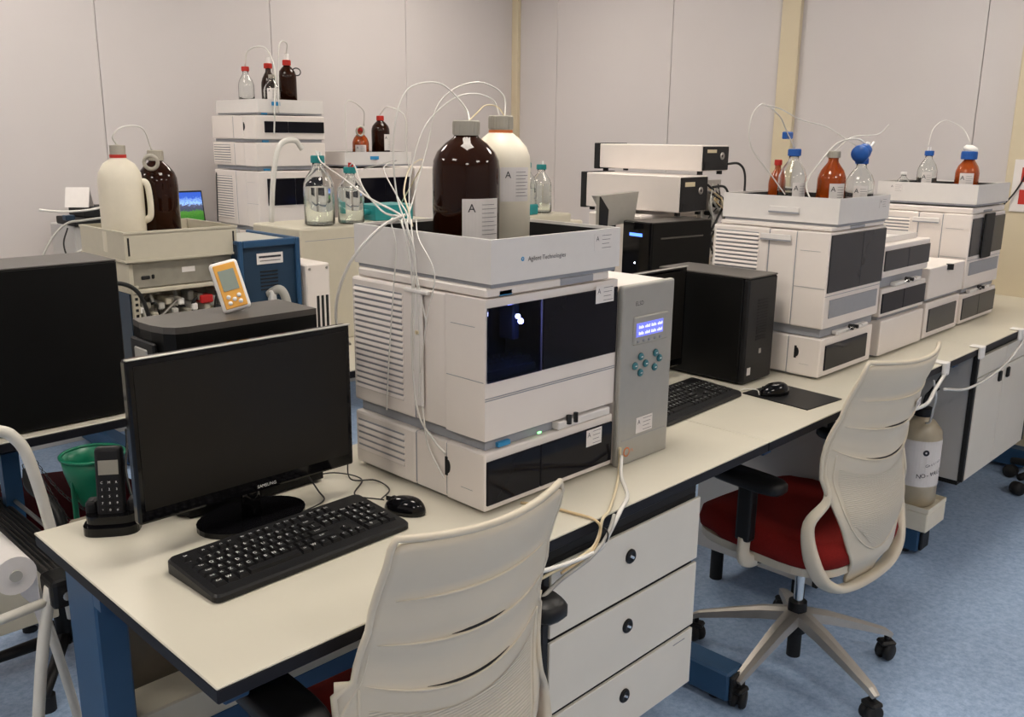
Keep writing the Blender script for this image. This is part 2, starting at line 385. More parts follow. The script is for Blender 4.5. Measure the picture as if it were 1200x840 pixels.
# ================================================================ INSTRUMENT MODULES
def sticker(parent, mx, wd, ht, logo=True, lines=4, name='sticker'):
    s_ = obj(name, MB().box(-wd/2, -ht/2, 0, wd/2, ht/2, 0.0006, mx), 'paper', parent)
    p = MB()
    if logo: p.text('A', ht*0.42, mx @ T(-wd*0.33, ht*0.18, 0.0008))
    for i in range(lines):
        zz_ = ht*(0.36-0.72*i/max(1, lines-1)); x1 = wd*(0.44 - 0.12*((i*7) % 3)/2)
        p.box(-wd*0.08, zz_-ht*0.012, 0.0007, x1, zz_+ht*0.012, 0.0009, mx)
    obj('print', p, 'ink', s_)
    return s_
def module(label, x, y, z, W_, D_, H_, windows=(), seams=(), vents=(), latch=None, wm='window_dark', group=None, badge=True, recess=None, stickers=(), foot=0.02, cavity=None, simple=False, print_side=None, name='instrument_module', rz=0):
    t = thing(name, label, 'instrument', (x, y, z), rz, group)
    f1 = 0.108*D_/0.4; f2 = 0.20*D_/0.4
    # inner body visible in the gaps
    if cavity:
        cx0, cx1, cz0, cz1, cd = cavity
        obj('housing', MB().box(0.003, cd, 0.003, W_-0.003, D_-0.003, H_-0.003).box(0.003, 0.003, 0.003, W_-0.003, cd, cz0).box(0.003, 0.003, cz1, W_-0.003, cd, H_-0.003)
            .box(0.003, 0.003, cz0, cx0, cd, cz1).box(cx1, 0.003, cz0, W_-0.003, cd, cz1), 'inst_in', t)
    else:
        obj('housing', MB().rbox(0.003, 0.003, 0.003, W_-0.003, D_-0.003, H_-0.003, 0.003, 1), 'inst_in', t)
    if not cavity:
        obj('front_cover', MB().rbox(0, 0, 0, W_, f1-0.001, H_, 0.004, 2), 'inst', t)
    else:
        fc = MB().box(0, 0, 0, W_, f1-0.001, cz0).box(0, 0, cz1, W_, f1-0.001, H_).box(0, 0, cz0, cx0, f1-0.001, cz1).box(cx1, 0, cz0, W_, f1-0.001, cz1)
        obj('front_cover', fc, 'inst', t)
        obj('cavity_lining', MB().box(cx0, cd-0.002, cz0, cx1, cd, cz1), 'darker', t)
    obj('middle_cover', MB().rbox(0.0015, f1+0.001, 0.001, W_-0.0015, f2-0.001, H_-0.001, 0.004, 2), 'inst', t)
    obj('rear_cover', MB().rbox(0, f2+0.001, 0, W_, D_, H_, 0.006, 2), 'inst', t)
    obj('plinth', MB().box(0.012, 0.012, 0.0025-foot, W_-0.012, D_-0.012, 0.003), 'inst_in', t)
    for (v0, v1) in vents:
        n = max(2, int((v1-v0)/0.0118)); sl = MB(); dk = MB()
        ya, yb = f2+0.035, D_-0.012
        dk.box(-0.0008, ya, v0, 0.001, yb, v1)
        for i in range(n):
            zc = v0 + (v1-v0)*(i+0.5)/n; hh = (v1-v0)/n*0.34
            sl.prism([(0.0, zc+hh), (-0.0042, zc-hh*0.6), (-0.0042, zc-hh), (0.0, zc-hh)], ya-0.002, yb+0.001, axis='y')
        vo = obj('vent_shade', dk, 'inst_in', t)  # flat grey plate, not sunk in; its colour gives the shade between slats
        obj('vent_slats', sl, 'inst', vo, kind='stuff')
    for (a, b, c, d) in windows:
        obj('window_panel', MB().rbox(a, -0.004, c, b, 0.002, d, 0.0015, 1), wm, t)
    if seams:
        q = MB()
        for (a, b, c) in seams: q.box(a, -0.0008, c-0.0009, b, 0.001, c+0.0009)
        obj('seam', q, 'inst_in', t)
    if latch:
        ly, lz, lr = latch
        pts = [(ly+lr*0.55*math.sin(a)*-1, lz+lr*math.cos(a)) for a in [PI*i/12 for i in range(13)]]
        pts = [(ly+0.007, lz+lr*1.35), (ly+0.007, lz-lr*1.35), (ly, lz-lr*1.35)] + pts[::-1] + [(ly, lz+lr*1.35)]
        obj('latch', MB().prism(pts, -0.0015, 0.002, axis='x'), 'darker', t)
    if recess:
        a, b, c, d = recess
        obj('recess_tray', MB().rbox(a, -0.003, c, b, 0.001, d, 0.001, 1), 'inst_in', t, label='grey recessed tray front')
    if badge and (x < 1.5 or y > 3):
        bd = obj('badge', MB().box(0.040, 0.004, H_+0.003, 0.072, 0.013, H_+0.012), 'badge', t, label='small blue badge strip')
    if not simple:
        p = MB().box(-0.0012, f1*0.25, H_*0.80, 0, f1*0.85, H_*0.803) if H_ > 0.2 else MB().box(-0.0012, f1*0.3, H_*0.3, 0, f1*0.6, H_*0.303)
        if H_ > 0.2: p.box(-0.0012, 0.004, H_*0.42, 0, f1-0.004, H_*0.424)
        obj('side_seam', p, 'inst_in', t)
    for sx, sz, sw, sh in stickers:
        sticker(t, T(sx, -0.0046, sz) @ FACE_FRONT, sw, sh)
    return t
def bottle_tray(label, x, y, z, W_, D_, H_, brand=None, sticks=(), side_sticks=()):
    t = thing('bottle_tray', label, 'tray', (x, y, z), 0, 'white open bottle trays')
    e = 0.005
    sh = MB().box(0,0,0,W_,D_,0.008)
    sh.box(0,0,0.008,W_,e,H_).box(0,D_-e,0.008,W_,D_,H_).box(0,e,0.008,e,D_-e,H_).box(W_-e,e,0.008,W_,D_-e,H_)
    obj('shell', sh, 'tray_white', t)
    ln = MB().box(e,e,0.008,W_-e,D_-e,0.010).box(e,e,0.010,W_-e,e+0.002,H_-0.006).box(e,D_-e-0.002,0.010,W_-e,D_-e,H_-0.006).box(e,e,0.010,e+0.002,D_-e,H_-0.006).box(W_-e-0.002,e,0.010,W_-e,D_-e,H_-0.006)
    obj('liner', ln, 'darker', t, label='black tray liner')
    obj('skirt', MB().box(0.006,0.006,-0.008,W_-0.006,D_-0.006,0.0), 'inst_in', t)
    if brand:
        p = MB().text(brand, 0.0125, T(W_*0.40, -0.0006, H_*0.48) @ FACE_FRONT)
        obj('brand_print', p, 'ink', t)
        obj('brand_mark', MB().lathe([(0.0018,0),(0.0042,0),(0.0042,0.0005),(0.0018,0.0005)], 12, T(W_*0.40-0.067, -0.0001, H_*0.5)@R(PI/2,'X')), 'badge', t)
    for sx, sz, sw, sh_ in sticks: sticker(t, T(sx, -0.0002, sz) @ FACE_FRONT, sw, sh_)
    for sy, sz, sw, sh_ in side_sticks: sticker(t, T(-0.0002, sy, sz) @ FACE_LEFT, sw, sh_)
    return t

# ---- near stack
NX, NY, NW, ND = 1.112, 1.156, 0.382, 0.405
module('lowest module of the nearest white stack, standing on the bench beside the mouse', NX, NY, 0.757, NW, ND, 0.117,
       windows=((0.004, 0.150, 0.012, 0.100), (0.152, 0.378, 0.012, 0.100)), vents=((0.03, 0.10),), latch=(0.104, 0.066, 0.014), foot=0.007,
       stickers=((0.315, 0.080, 0.05, 0.036),), group='modules of the nearest stack')
sm = module('tall module with a lamp-lit window in the nearest white stack', NX, NY, 0.898, NW, ND, 0.267,
       windows=((0.152, 0.380, 0.112, 0.252),), seams=((0, NW, 0.078), (0, NW, 0.082)), vents=((0.03, 0.25),), foot=0.025,
       stickers=((0.335, 0.242, 0.058, 0.036),), cavity=(0.004, 0.150, 0.112, 0.252, 0.10), group='modules of the nearest stack')
obj('window_panel', MB().rbox(0.004, -0.004, 0.112, 0.150, -0.001, 0.252, 0.0008, 1), 'glasswin', sm, label='tinted see-through window lit from inside')
vt = MB()
for i in range(9):
    for j in range(3): vt.cyl((0.016+i*0.0145, 0.02+j*0.022, 0.114), 0.0055, 0.028, 8)
vr = obj('vial_rack', MB().box(0.008, 0.012, 0.112, 0.146, 0.085, 0.128), 'navy', sm)
obj('vials', vt, 'glass', vr, kind='stuff')
arm_ = obj('needle_arm', MB().rbox(0.112, 0.04, 0.17, 0.130, 0.08, 0.248, 0.003, 1), 'navy', sm)
obj('work_lamp', MB().lathe([(0,-0.005),(0.004,-0.004),(0.0055,0),(0.004,0.004),(0,0.005)], 10, T(0.104, 0.020, 0.222)), 'led_white', sm)
ld = bpy.data.lights.new('autosampler_lamp', 'POINT'); ld.color = (0.35, 0.4, 1.0); ld.energy = 0.10; ld.shadow_soft_size = 0.006
lo = bpy.data.objects.new('autosampler_lamp', ld); COL.objects.link(lo); lo.parent = sm; lo.location = (0.100, 0.008, 0.215)
lid = thing('valve_tray', 'thin grey drip tray with tube fittings between the two modules of the nearest stack', 'tray', (NX+0.2, NY-0.006, 0.877))
obj('tray', MB().rbox(0, 0, 0, 0.165, 0.02, 0.016, 0.002, 1), 'tray_white', lid)
obj('fitting', MB().cyl((0.03, -0.001, 0.008), 0.006, 0.018, 10).cyl((0.05, -0.002, 0.008), 0.005, 0.02, 10), 'darker', lid)
obj('status_light', MB().rbox(-0.06, 0.0, 0.006, -0.05, 0.004, 0.010, 0.001, 1), 'led_green', lid)
lid = thing('stack_lid', 'thin white cover plate under the bottle tray of the nearest stack', 'cover', (NX+0.006, NY+0.004, 1.167))
obj('plate', MB().rbox(0, 0, 0, NW-0.03, ND-0.02, 0.017, 0.003, 1), 'inst', lid)
obj('grey_insert', MB().rbox(0.20, -0.001, 0.002, 0.30, 0.004, 0.016, 0.001, 1), 'inst_in', lid)
bottle_tray('white open bottle tray on the nearest stack, holding the two big bottles', NX+0.012, NY-0.002, 1.192, NW-0.012, ND+0.004, 0.080, brand='Agilent Technologies',
            sticks=((0.315, 0.055, 0.056, 0.034),))

# ---- second stack
HX, HY = 2.52, 1.185
module('lowest module of the stack beside the mouse mat, with a dark single window', HX, HY, 0.757, 0.36, 0.39, 0.118,
       windows=((0.03, 0.318, 0.018, 0.095),), vents=(), latch=(0.075, 0.07, 0.014), foot=0.007, group='modules of the second stack', wm='window_dark')
module('tall module with two grey windows in the stack beside the mouse mat', HX, HY, 0.905, 0.385, 0.39, 0.285,
       windows=((0.006, 0.215, 0.108, 0.278), (0.217, 0.382, 0.108, 0.278)), seams=((0, 0.385, 0.098),), vents=((0.12, 0.27),), foot=0.03, wm='window_grey',
       recess=(0.03, 0.36, 0.03, 0.085), group='modules of the second stack')
bottle_tray('white open bottle tray holding blue-capped bottles beside an orange one', HX+0.035, HY-0.002, 1.212, 0.352, 0.385, 0.074, sticks=((0.30, 0.05, 0.05, 0.03),))
# ---- third stacks (low)
module('plain white module at the bottom of the low stack behind the second swivel chair', 2.935, 1.180, 0.757, 0.36, 0.39, 0.118, foot=0.007, group='modules of the low stacks', latch=None)
module('middle module with two slanted dark windows in the low stack', 2.925, 1.185, 0.888, 0.37, 0.38, 0.094, windows=((0.004, 0.175, 0.012, 0.078), (0.178, 0.366, 0.012, 0.078)), foot=0.014, group='modules of the low stacks')
module('topmost module with two grey windows in the low stack', 2.915, 1.185, 1.018, 0.38, 0.38, 0.105, windows=((0.004, 0.19, 0.022, 0.088), (0.192, 0.376, 0.022, 0.088)), foot=0.036, wm='window_grey', group='modules of the low stacks', badge=False)
pt = thing('parts_tray', 'small white tray of fittings on top of the low stack', 'tray', (2.94, 1.22, 1.124))
obj('dish', MB().box(0,0,0,0.32,0.2,0.004).box(0,0,0.004,0.32,0.004,0.018).box(0,0.196,0.004,0.32,0.2,0.018).box(0,0.004,0.004,0.004,0.196,0.018).box(0.316,0.004,0.004,0.32,0.196,0.018), 'tray_white', pt)
obj('fitting', MB().cyl((0.14,0.06,0.004),0.012,0.018,10), 'darker', pt)
module('lower module with a grey window in the short stack left of the last stack', 3.325, 1.185, 0.757, 0.335, 0.38, 0.13, windows=((0.03, 0.30, 0.02, 0.105),), foot=0.007, wm='window_grey', group='modules of the low stacks')
module('upper plain module with a dark knob in the short stack left of the last stack', 3.315, 1.180, 0.902, 0.345, 0.38, 0.112, foot=0.012, group='modules of the low stacks', badge=False)
obj_ = tag(obj('fitting_knob', MB().cyl((3.49, 1.176, 0.995), 0.014, 0.02, 12), 'darker'), 'small black knob on the upper plain module of the short stack', 'knob')
# ---- fourth stack
QX, QY = 3.71, 1.19
module('lowest module of the last stack at the right end, with two grey windows', QX, QY, 0.757, 0.385, 0.40, 0.115, windows=((0.006, 0.185, 0.015, 0.10), (0.188, 0.38, 0.015, 0.10)), foot=0.007, wm='window_grey', group='modules of the last stack')
module('tall module of the last stack with a black column between grey windows', QX, QY, 0.895, 0.385, 0.40, 0.285, windows=((0.006, 0.12, 0.125, 0.27), (0.23, 0.38, 0.125, 0.27)), vents=((0.12, 0.26),), foot=0.02, wm='window_grey',
       recess=(0.03, 0.36, 0.05, 0.10), seams=((0, 0.385, 0.11),), group='modules of the last stack')
o_ = tag(obj('door_column', MB().rbox(QX+0.122, QY-0.012, 0.895+0.11, QX+0.228, QY-0.004, 0.895+0.285, 0.003, 1), 'darker'), 'black upright valve strip on the tall module of the last stack', 'strip')
bottle_tray('white open bottle tray on the last stack, holding orange-brown bottles', QX+0.012, QY-0.004, 1.218, 0.372, 0.385, 0.074, side_sticks=((0.31, 0.05, 0.05, 0.03),))

# ---- far stack A on the wall bench
AX, AY = 2.315, 3.985
G = 'modules of the tall corner stack'
module('hidden bottom module of the tall stack in the far left corner', AX, AY, 0.757, 0.385, 0.42, 0.225, foot=0.007, group=G, simple=True)
module('large module with a black window in the tall far left corner stack', AX, AY, 1.005, 0.39, 0.42, 0.27, windows=((0.05, 0.205, 0.105, 0.235), (0.207, 0.384, 0.105, 0.235)), vents=((0.03, 0.24),), foot=0.02, group=G)
module('plain module in the middle of the tall far left corner stack', AX, AY, 1.297, 0.39, 0.42, 0.112, vents=((0.015, 0.10),), foot=0.02, group=G)
module('thin-windowed module under the tray of the tall far left corner stack', AX, AY, 1.425, 0.39, 0.42, 0.112, windows=((0.05, 0.18, 0.032, 0.085), (0.182, 0.386, 0.032, 0.085)), latch=(0.10, 0.06, 0.014), foot=0.016, group=G)
bottle_tray('white bottle tray on top of the tall far left corner stack', AX+0.02, AY, 1.55, 0.365, 0.40, 0.062)
# ---- far stack B
BX, BY = 2.83, 3.985
G = 'modules of the second corner stack'
module('hidden bottom module of the shorter far left stack', BX, BY, 0.757, 0.43, 0.42, 0.20, foot=0.007, group=G, simple=True)
module('module with a wide black window in the shorter far left stack', BX, BY, 0.985, 0.43, 0.42, 0.295, windows=((0.09, 0.25, 0.09, 0.245), (0.252, 0.425, 0.09, 0.245)), foot=0.028, group=G)
bottle_tray('white bottle tray on the shorter far left stack, holding an orange and a brown bottle', BX-0.005, BY, 1.298, 0.44, 0.40, 0.066)
sd = thing('detector_box', 'light grey detector box right of the shorter far left stack', 'instrument', (3.29, 3.99, 0.75))
obj('housing', MB().rbox(0, 0, 0, 0.17, 0.4, 0.53, 0.008, 2), 'inst', sd)
obj('door_line', MB().box(0.02, -0.001, 0.24, 0.15, 0.001, 0.243), 'inst_in', sd)
# badges on the two corner trays
tag(obj('brand_badge', MB().box(2.41, 3.982, 1.583, 2.455, 3.985, 1.601), 'badge'), 'blue badge on the front of the tall corner stack tray', 'badge')
tag(obj('brand_badge', MB().box(2.985, 3.982, 1.325, 3.04, 3.985, 1.342), 'badge'), 'blue badge on the front of the shorter corner stack tray', 'badge')

for (lx, ly, lz, lw, lab) in ((HX+0.012, HY+0.004, 1.192, 0.365, 'thin white cover plate under the second bottle tray'), (QX+0.008, QY+0.004, 1.182, 0.370, 'thin white cover plate under the last bottle tray')):
    lid = thing('stack_lid', lab, 'cover', (lx, ly, lz))
    obj('plate', MB().rbox(0, 0, 0, lw, 0.37, 0.012 if lx < 3 else 0.022, 0.003, 1), 'inst', lid)
    obj('grey_insert', MB().rbox(0.12, -0.001, 0.002, 0.22, 0.003, 0.011, 0.001, 1), 'inst_in', lid)
for (vx, vy, vz, lab) in ((2.70, 1.180, 0.877, 'valve fittings in the gap of the second stack'), (3.10, 1.178, 0.984, 'valve fittings in the gap of the low stack'), (3.86, 1.182, 0.874, 'valve fittings in the gap of the last stack')):
    v = thing('valve_tray', lab, 'valve', (vx, vy, vz), 0)
    obj('tray', MB().rbox(-0.09, 0, 0, 0.13, 0.018, 0.012, 0.002, 1), 'tray_white', v)
    obj('fitting', MB().cyl((0,0,0), 0.009, 0.014, 12, T(0.0,0.004,0.014)@R(PI/2,'X')), 'darker', v)
    obj('fitting', MB().cyl((0,0,0), 0.006, 0.016, 12, T(0.03,0.004,0.012)@R(PI/2,'X')), 'darker', v)
    obj('capillary', MB().tube(spline([(-0.03,-0.004,0.006),(-0.01,-0.010,0.016),(0.01,-0.008,0.008),(0.05,-0.006,0.016),(0.08,-0.004,0.010)]),0.0014,6), 'chrome', v)

# ================================================================ BOTTLES
CAMDIR = math.atan2(-1, -1)
def bottle(label, x, y, z, r, h, glass, cap, shape='lab', fill=None, lab=None, capr=None, caph=None, group=None, ring=None, spikes=0, name='solvent_bottle', labside=0.0, tilt=None):
    t = thing(name, label, 'bottle', (x, y, z), 0, group)
    if tilt: t.rotation_euler = tilt
    nr = r*0.36 if shape != 'winch' else r*0.34
    if shape == 'lab': pr = [(0,0.002),(r*0.9,0),(r,r*0.1),(r,h*0.55),(r*0.97,h*0.60),(r*0.80,h*0.70),(nr*1.1,h*0.82),(nr,h*0.85),(nr,h*0.93)]
    else:              pr = [(0,0.002),(r*0.9,0),(r,r*0.1),(r,h*0.66),(r*0.97,h*0.72),(r*0.86,h*0.78),(r*0.62,h*0.84),(nr*1.15,h*0.88),(nr,h*0.90),(nr,h*0.95)]
    solid = glass in ('hdpe',)
    if solid: prof = pr + [(0, pr[-1][1])]
    else:
        th = max(0.0018, r*0.05); inner = [(max(0, a-th), max(b, th)) for a, b in pr][::-1]
        prof = pr + inner
    obj('body', MB().lathe(prof, 28), glass, t)
    if fill and not solid:
        th = max(0.0018, r*0.05)+0.0006; ri = r-th
        obj('liquid', MB().lathe([(0, th), (ri, th), (ri, h*fill), (0, h*fill)], 24, sharp=True), 'liquid', t)
    cr = capr or nr*1.25; ch = caph or h*0.10
    z0 = h*0.995-ch
    cp = obj('cap', MB().lathe([(0,z0),(cr,z0),(cr,h-0.002),(cr*0.95,h),(0,h)], 24, sharp=True), cap, t)
    rb = MB()
    for i in range(24):
        a = 2*PI*i/24; rb.box(cr-0.0004, -cr*0.05, z0+ch*0.08, cr+cr*0.03, cr*0.05, h-ch*0.15, R(a, 'Z'))
    obj('grip_ribs', rb, cap, cp, kind='stuff')
    if ring: obj('pour_ring', MB().lathe([(nr,z0-ch*0.28),(cr,z0-ch*0.28),(cr,z0-0.001),(nr,z0-0.001)], 24, sharp=True), ring, t)
    for i in range(spikes):
        a = 2.1*i; obj('port', MB().cyl((cr*0.4*math.cos(a), cr*0.4*math.sin(a), h), cr*0.16, 0.014, 8), 'white', cp)
    if lab:
        z0_, z1_, half = lab; c = math.atan2(-y, -x) + labside
        lb = obj('paper_label', MB().arc_patch(r+0.0002, h*z0_, h*z1_, c-half, c+half, 12), 'paper', t)
        pm = MB(); zc = h*(z0_+z1_)/2; sz = (z1_-z0_)*h*0.28
        a = c - half*0.55
        pm.text('A', sz, T((r+0.0012)*math.cos(a), (r+0.0012)*math.sin(a), h*z1_-sz*0.8) @ R(a+PI/2, 'Z') @ FACE_FRONT)
        for i in range(8):
            zq = h*(z0_+(z1_-z0_)*(0.16+0.10*i)); pm.arc_patch(r+0.0009, zq-0.0004, zq+0.0004, c-half*0.05, c+half*(0.9-0.2*(i % 2)), 5, 0.0003)
        obj('label_print', pm, 'ink', lb)
    return t
bottle('big brown glass bottle with a beige cap in the nearest tray', 1.268, 1.375, 1.203, 0.068, 0.278, 'amber', 'greycap', 'winch', lab=(0.16, 0.46, 0.62), capr=0.0265, caph=0.028, labside=0.50, fill=0.6)
bottle('big white plastic bottle with a beige cap and orange-red ring in the nearest tray', 1.39, 1.40, 1.203, 0.064, 0.290, 'hdpe', 'greycap', 'winch', lab=(0.40, 0.64, 0.55), capr=0.0255, caph=0.027, ring='orangeink', labside=0.55)
# second-stack bottles
g2 = 'bottles in the tray of the second stack'
bottle('clear glass bottle with a blue cap, leftmost in the second tray', 2.655, 1.39, 1.223, 0.043, 0.20, 'glass', 'bluecap', fill=0.35, lab=(0.12, 0.5, 0.55), group=g2, labside=0.6)
bottle('small brown bottle behind the leftmost blue-capped bottle of the second tray', 2.725, 1.48, 1.223, 0.026, 0.165, 'amber_light', 'redcap', group=g2)
bottle('orange-brown glass bottle with a beige cap in the second tray', 2.755, 1.31, 1.223, 0.043, 0.195, 'amber_light', 'greycap', lab=(0.10, 0.5, 0.6), group=g2, labside=0.5)
b3 = bottle('clear bottle with a large tilted blue cap in the second tray', 2.825, 1.25, 1.223, 0.043, 0.175, 'glass', 'bluecap', fill=0.3, lab=(0.12, 0.52, 0.5), group=g2, labside=0.1)
t = thing('cap_filter', 'blue and white tilted screw cap assembly above the clear bottle of the second tray', 'bottle cap', (2.765, 1.235, 1.408), 0)
obj('cap_disc', MB().lathe([(0,0),(0.026,0),(0.027,0.012),(0.022,0.018),(0,0.018)], 20, R(1.25,'Y')), 'bluecap', t)
obj('cap_body', MB().lathe([(0,0),(0.020,0),(0.022,0.02),(0.015,0.03),(0,0.03)], 20, T(0.03,0.0,0.0)@R(0.5,'Y')), 'bluecap', t)
obj('valve_port', MB().cyl((0,0,0),0.006,0.022,10, T(0.045,0,0.018)@R(0.6,'Y')).cyl((0,0,0),0.005,0.03,10, T(0.05,-0.01,0.02)@R(1.0,'Y')), 'white', t)
# fourth-stack bottles
g4 = 'bottles in the tray of the last stack'
bottle('clear glass bottle with a white and blue cap in the last tray', 3.825, 1.42, 1.229, 0.038, 0.185, 'glass', 'bluecap', fill=0.3, lab=(0.1, 0.55, 0.5), group=g4, spikes=2)
bottle('small clear vial bottle left of the blue-capped one in the last tray', 3.77, 1.49, 1.229, 0.026, 0.10, 'glass', 'white', fill=0.4, group=g4)
bottle('orange-brown bottle with a broad white and blue cap in the last tray', 3.86, 1.28, 1.229, 0.043, 0.185, 'amber_light', 'bluecap', lab=(0.1, 0.55, 0.6), group=g4, capr=0.029, caph=0.03, spikes=2)
bottle('darker amber bottle half hidden behind the orange one of the last tray', 3.95, 1.30, 1.229, 0.036, 0.18, 'amber_light', 'bluecap', group=g4, capr=0.018)
tag(obj('vent_filter', MB().lathe([(0,0),(0.024,0.002),(0.028,0.010),(0.022,0.02),(0.008,0.024),(0,0.024)], 20, T(3.86,1.28,1.413)@R(0.3,'X')), 'white'), 'round white vent filter on the broad cap of the last tray', 'filter')
# bottles on the corner stacks
ga = 'bottles on the tall corner stack'
bottle('clear bottle with a red cap, leftmost on the tall corner stack', 2.375, 4.15, 1.561, 0.038, 0.205, 'glass', 'redcap', fill=0.3, group=ga, capr=0.018)
bottle('clear bottle with a white label and grey cap on the tall corner stack', 2.475, 4.08, 1.561, 0.042, 0.17, 'glass', 'greycap', fill=0.3, lab=(0.3, 0.62, 0.6), group=ga, capr=0.015)
bottle('brown bottle with a red cap at the back of the tall corner stack', 2.56, 4.25, 1.561, 0.038, 0.235, 'amber', 'redcap', group=ga, capr=0.02)
bm2 = bottle('brown bottle with a ring handle and red cap, rightmost on the tall corner stack', 2.575, 4.10, 1.561, 0.045, 0.245, 'amber', 'redcap', 'winch', group=ga, capr=0.02)
obj('ring_handle', MB().tube([(0.035+0.024*math.cos(a), -0.03-0.0*a, 0.19+0.018*math.sin(a)) for a in [2*PI*i/14 for i in range(14)]], 0.003, 6, closed=True), 'dark', bm2)
for k_, (px_, py_, pz_) in enumerate(((2.56, 4.25, 1.561+0.235), (2.575, 4.10, 1.561+0.245))):
    tag(obj('tube_adapter', MB().cyl((px_, py_, pz_), 0.012, 0.03, 10), 'white'), ['white tube adapter on the rear red-capped brown bottle', 'white tube adapter on the front red-capped brown bottle'][k_], 'adapter')
gb = 'bottles on the shorter corner stack'
bottle('orange-brown bottle with a tilted red cap on the shorter corner stack', 3.01, 4.10, 1.309, 0.044, 0.18, 'amber_light', 'redcap', lab=(0.15, 0.5, 0.7), group=gb, capr=0.02)
bottle('dark brown bottle with a red cap on the shorter corner stack', 3.16, 4.12, 1.309, 0.05, 0.245, 'amber', 'redcap', 'winch', lab=(0.25, 0.6, 0.5), group=gb, capr=0.02, labside=0.9)
tag(obj('cap_ring', MB().tube([(0.024*math.cos(a), 0, 0.024*math.sin(a)) for a in [2*PI*i/16 for i in range(16)]], 0.006, 6, closed=True, mx=T(2.98, 4.06, 1.47)), 'greycap'), 'grey ring shaped cap hanging beside the orange bottle of the shorter stack', 'cap')

# ================================================================ LIGHT SCATTERING DETECTOR (silver)
t = thing('silver_detector', 'tall silver detector with a lit blue display standing right of the nearest stack', 'instrument', (1.500, 1.142, 0.75))
obj('housing', MB().rbox(0, 0.004, 0.004, 0.180, 0.42, 0.397, 0.006, 2), 'inst', t)
obj('front_panel', MB().rbox(-0.003, 0, 0.0, 0.183, 0.016, 0.40, 0.005, 2), 'silver', t)
lc = obj('display_frame', MB().rbox(0.035, -0.004, 0.268, 0.160, 0.002, 0.330, 0.003, 1), 'silver', t)
obj('display', MB().box(0.042, -0.005, 0.286, 0.138, -0.003, 0.316), 'lcd_blue', lc)
pm = MB()
for i in range(20):
    for zq in (0.3040, 0.2905):
        if (i*7+int(zq*1e4)) % 5: pm.box(0.0455+i*0.0045, -0.0056, zq, 0.0485+i*0.0045, -0.005, zq+0.0045+0.002*(i % 2))
obj('display_text', pm, 'lcd_char', lc)
for i in range(5): obj('soft_key', MB().rbox(0.046+i*0.02, -0.006, 0.273, 0.054+i*0.02, -0.003, 0.279, 0.001, 1), 'inst_in', t)
for i, (bx, bz) in enumerate(((0.066, 0.240), (0.046, 0.222), (0.084, 0.222), (0.066, 0.204), (0.120, 0.240), (0.135, 0.226), (0.118, 0.208))):
    bt = obj('button', MB().lathe([(0,0),(0.0085,0),(0.0085,0.003),(0.007,0.005),(0,0.005)], 16, T(bx, 0, bz)@R(PI/2,'X')), 'keyteal', t)
    obj('button_mark', MB().box(bx-0.003, -0.0054, bz-0.001, bx+0.003, -0.005, bz+0.001), 'keyink', bt)
obj('model_print', MB().text('ELSD', 0.013, T(0.055, -0.0004, 0.358)@FACE_FRONT), 'ink', t)
obj('grille_line', MB().box(0.01, -0.0006, 0.058, 0.17, 0, 0.0595), 'inst_in', t)
sticker(t, T(0.09, -0.0004, 0.083)@FACE_FRONT, 0.06, 0.036)
obj('maker_mark', MB().lathe([(0.008,0),(0.011,0),(0.011,0.0006),(0.008,0.0006)], 20, T(0.030, 0, 0.030)@R(PI/2,'X')).text('PL', 0.010, T(0.050, -0.0006, 0.03)@FACE_FRONT), 'orangeink', t)

# ================================================================ MONITORS
def monitor(label, x0, x1, y, z0, z1, brand=None, base=(0,0), rz=0.0, base_r=(0.13, 0.085), gr=None, tilt=0.0):
    cx = (x0+x1)/2; t = thing('monitor', label, 'monitor', (cx, y, 0.75), rz, gr)
    hw = (x1-x0)/2; a, b = z0-0.75, z1-0.75
    rot = T(0,0,a) @ R(-tilt,'X') @ T(0,0,-a)
    obj('casing', MB().rbox(-hw, 0.0, a, hw, 0.022, b, 0.005, 2, rot).prism([(-hw*0.55, 0.02), (hw*0.55, 0.02), (hw*0.4, 0.045), (-hw*0.4, 0.045)], a+0.05, b-0.06, rot), 'gloss', t)
    obj('screen', MB().box(-hw+0.012, -0.0012, a+0.024, hw-0.012, 0.001, b-0.012, rot), 'screen', t)
    obj('bezel_line', MB().rbox(-hw, -0.003, b-0.0015, hw, 0.006, b+0.001, 0.0007, 1, rot), 'silver', t, label='thin silver top edge')
    if brand: obj('brand_print', MB().text(brand, 0.0085, rot @ T(0.02, -0.0035, a+0.011)@FACE_FRONT), 'keyink', t)
    obj('neck', MB().tube([(base[0], 0.03+base[1]*0.3, 0.012), (base[0], 0.035, a+0.03)], [0.018, 0.016], 14), 'gloss', t)
    if base_r:
        pts = [(base[0]+base_r[0]*math.cos(q), 0.03+base[1]+base_r[1]*math.sin(q)) for q in [2*PI*i/32 for i in range(32)]]
        obj('stand_base', MB().prism(pts, 0.0, 0.010), 'gloss', t)
    return t
monitor('large black monitor with a dark screen on the near left of the bench', 0.571, 1.004, 1.42, 0.813, 1.097, 'SAMSUNG', base=(0.005, 0.0), base_r=(0.105, 0.075))
monitor('second black monitor standing between the silver detector and computer tower', 1.80, 2.272, 1.50, 0.785, 1.085, None, base=(0.0, 0.0), base_r=(0.10, 0.07))

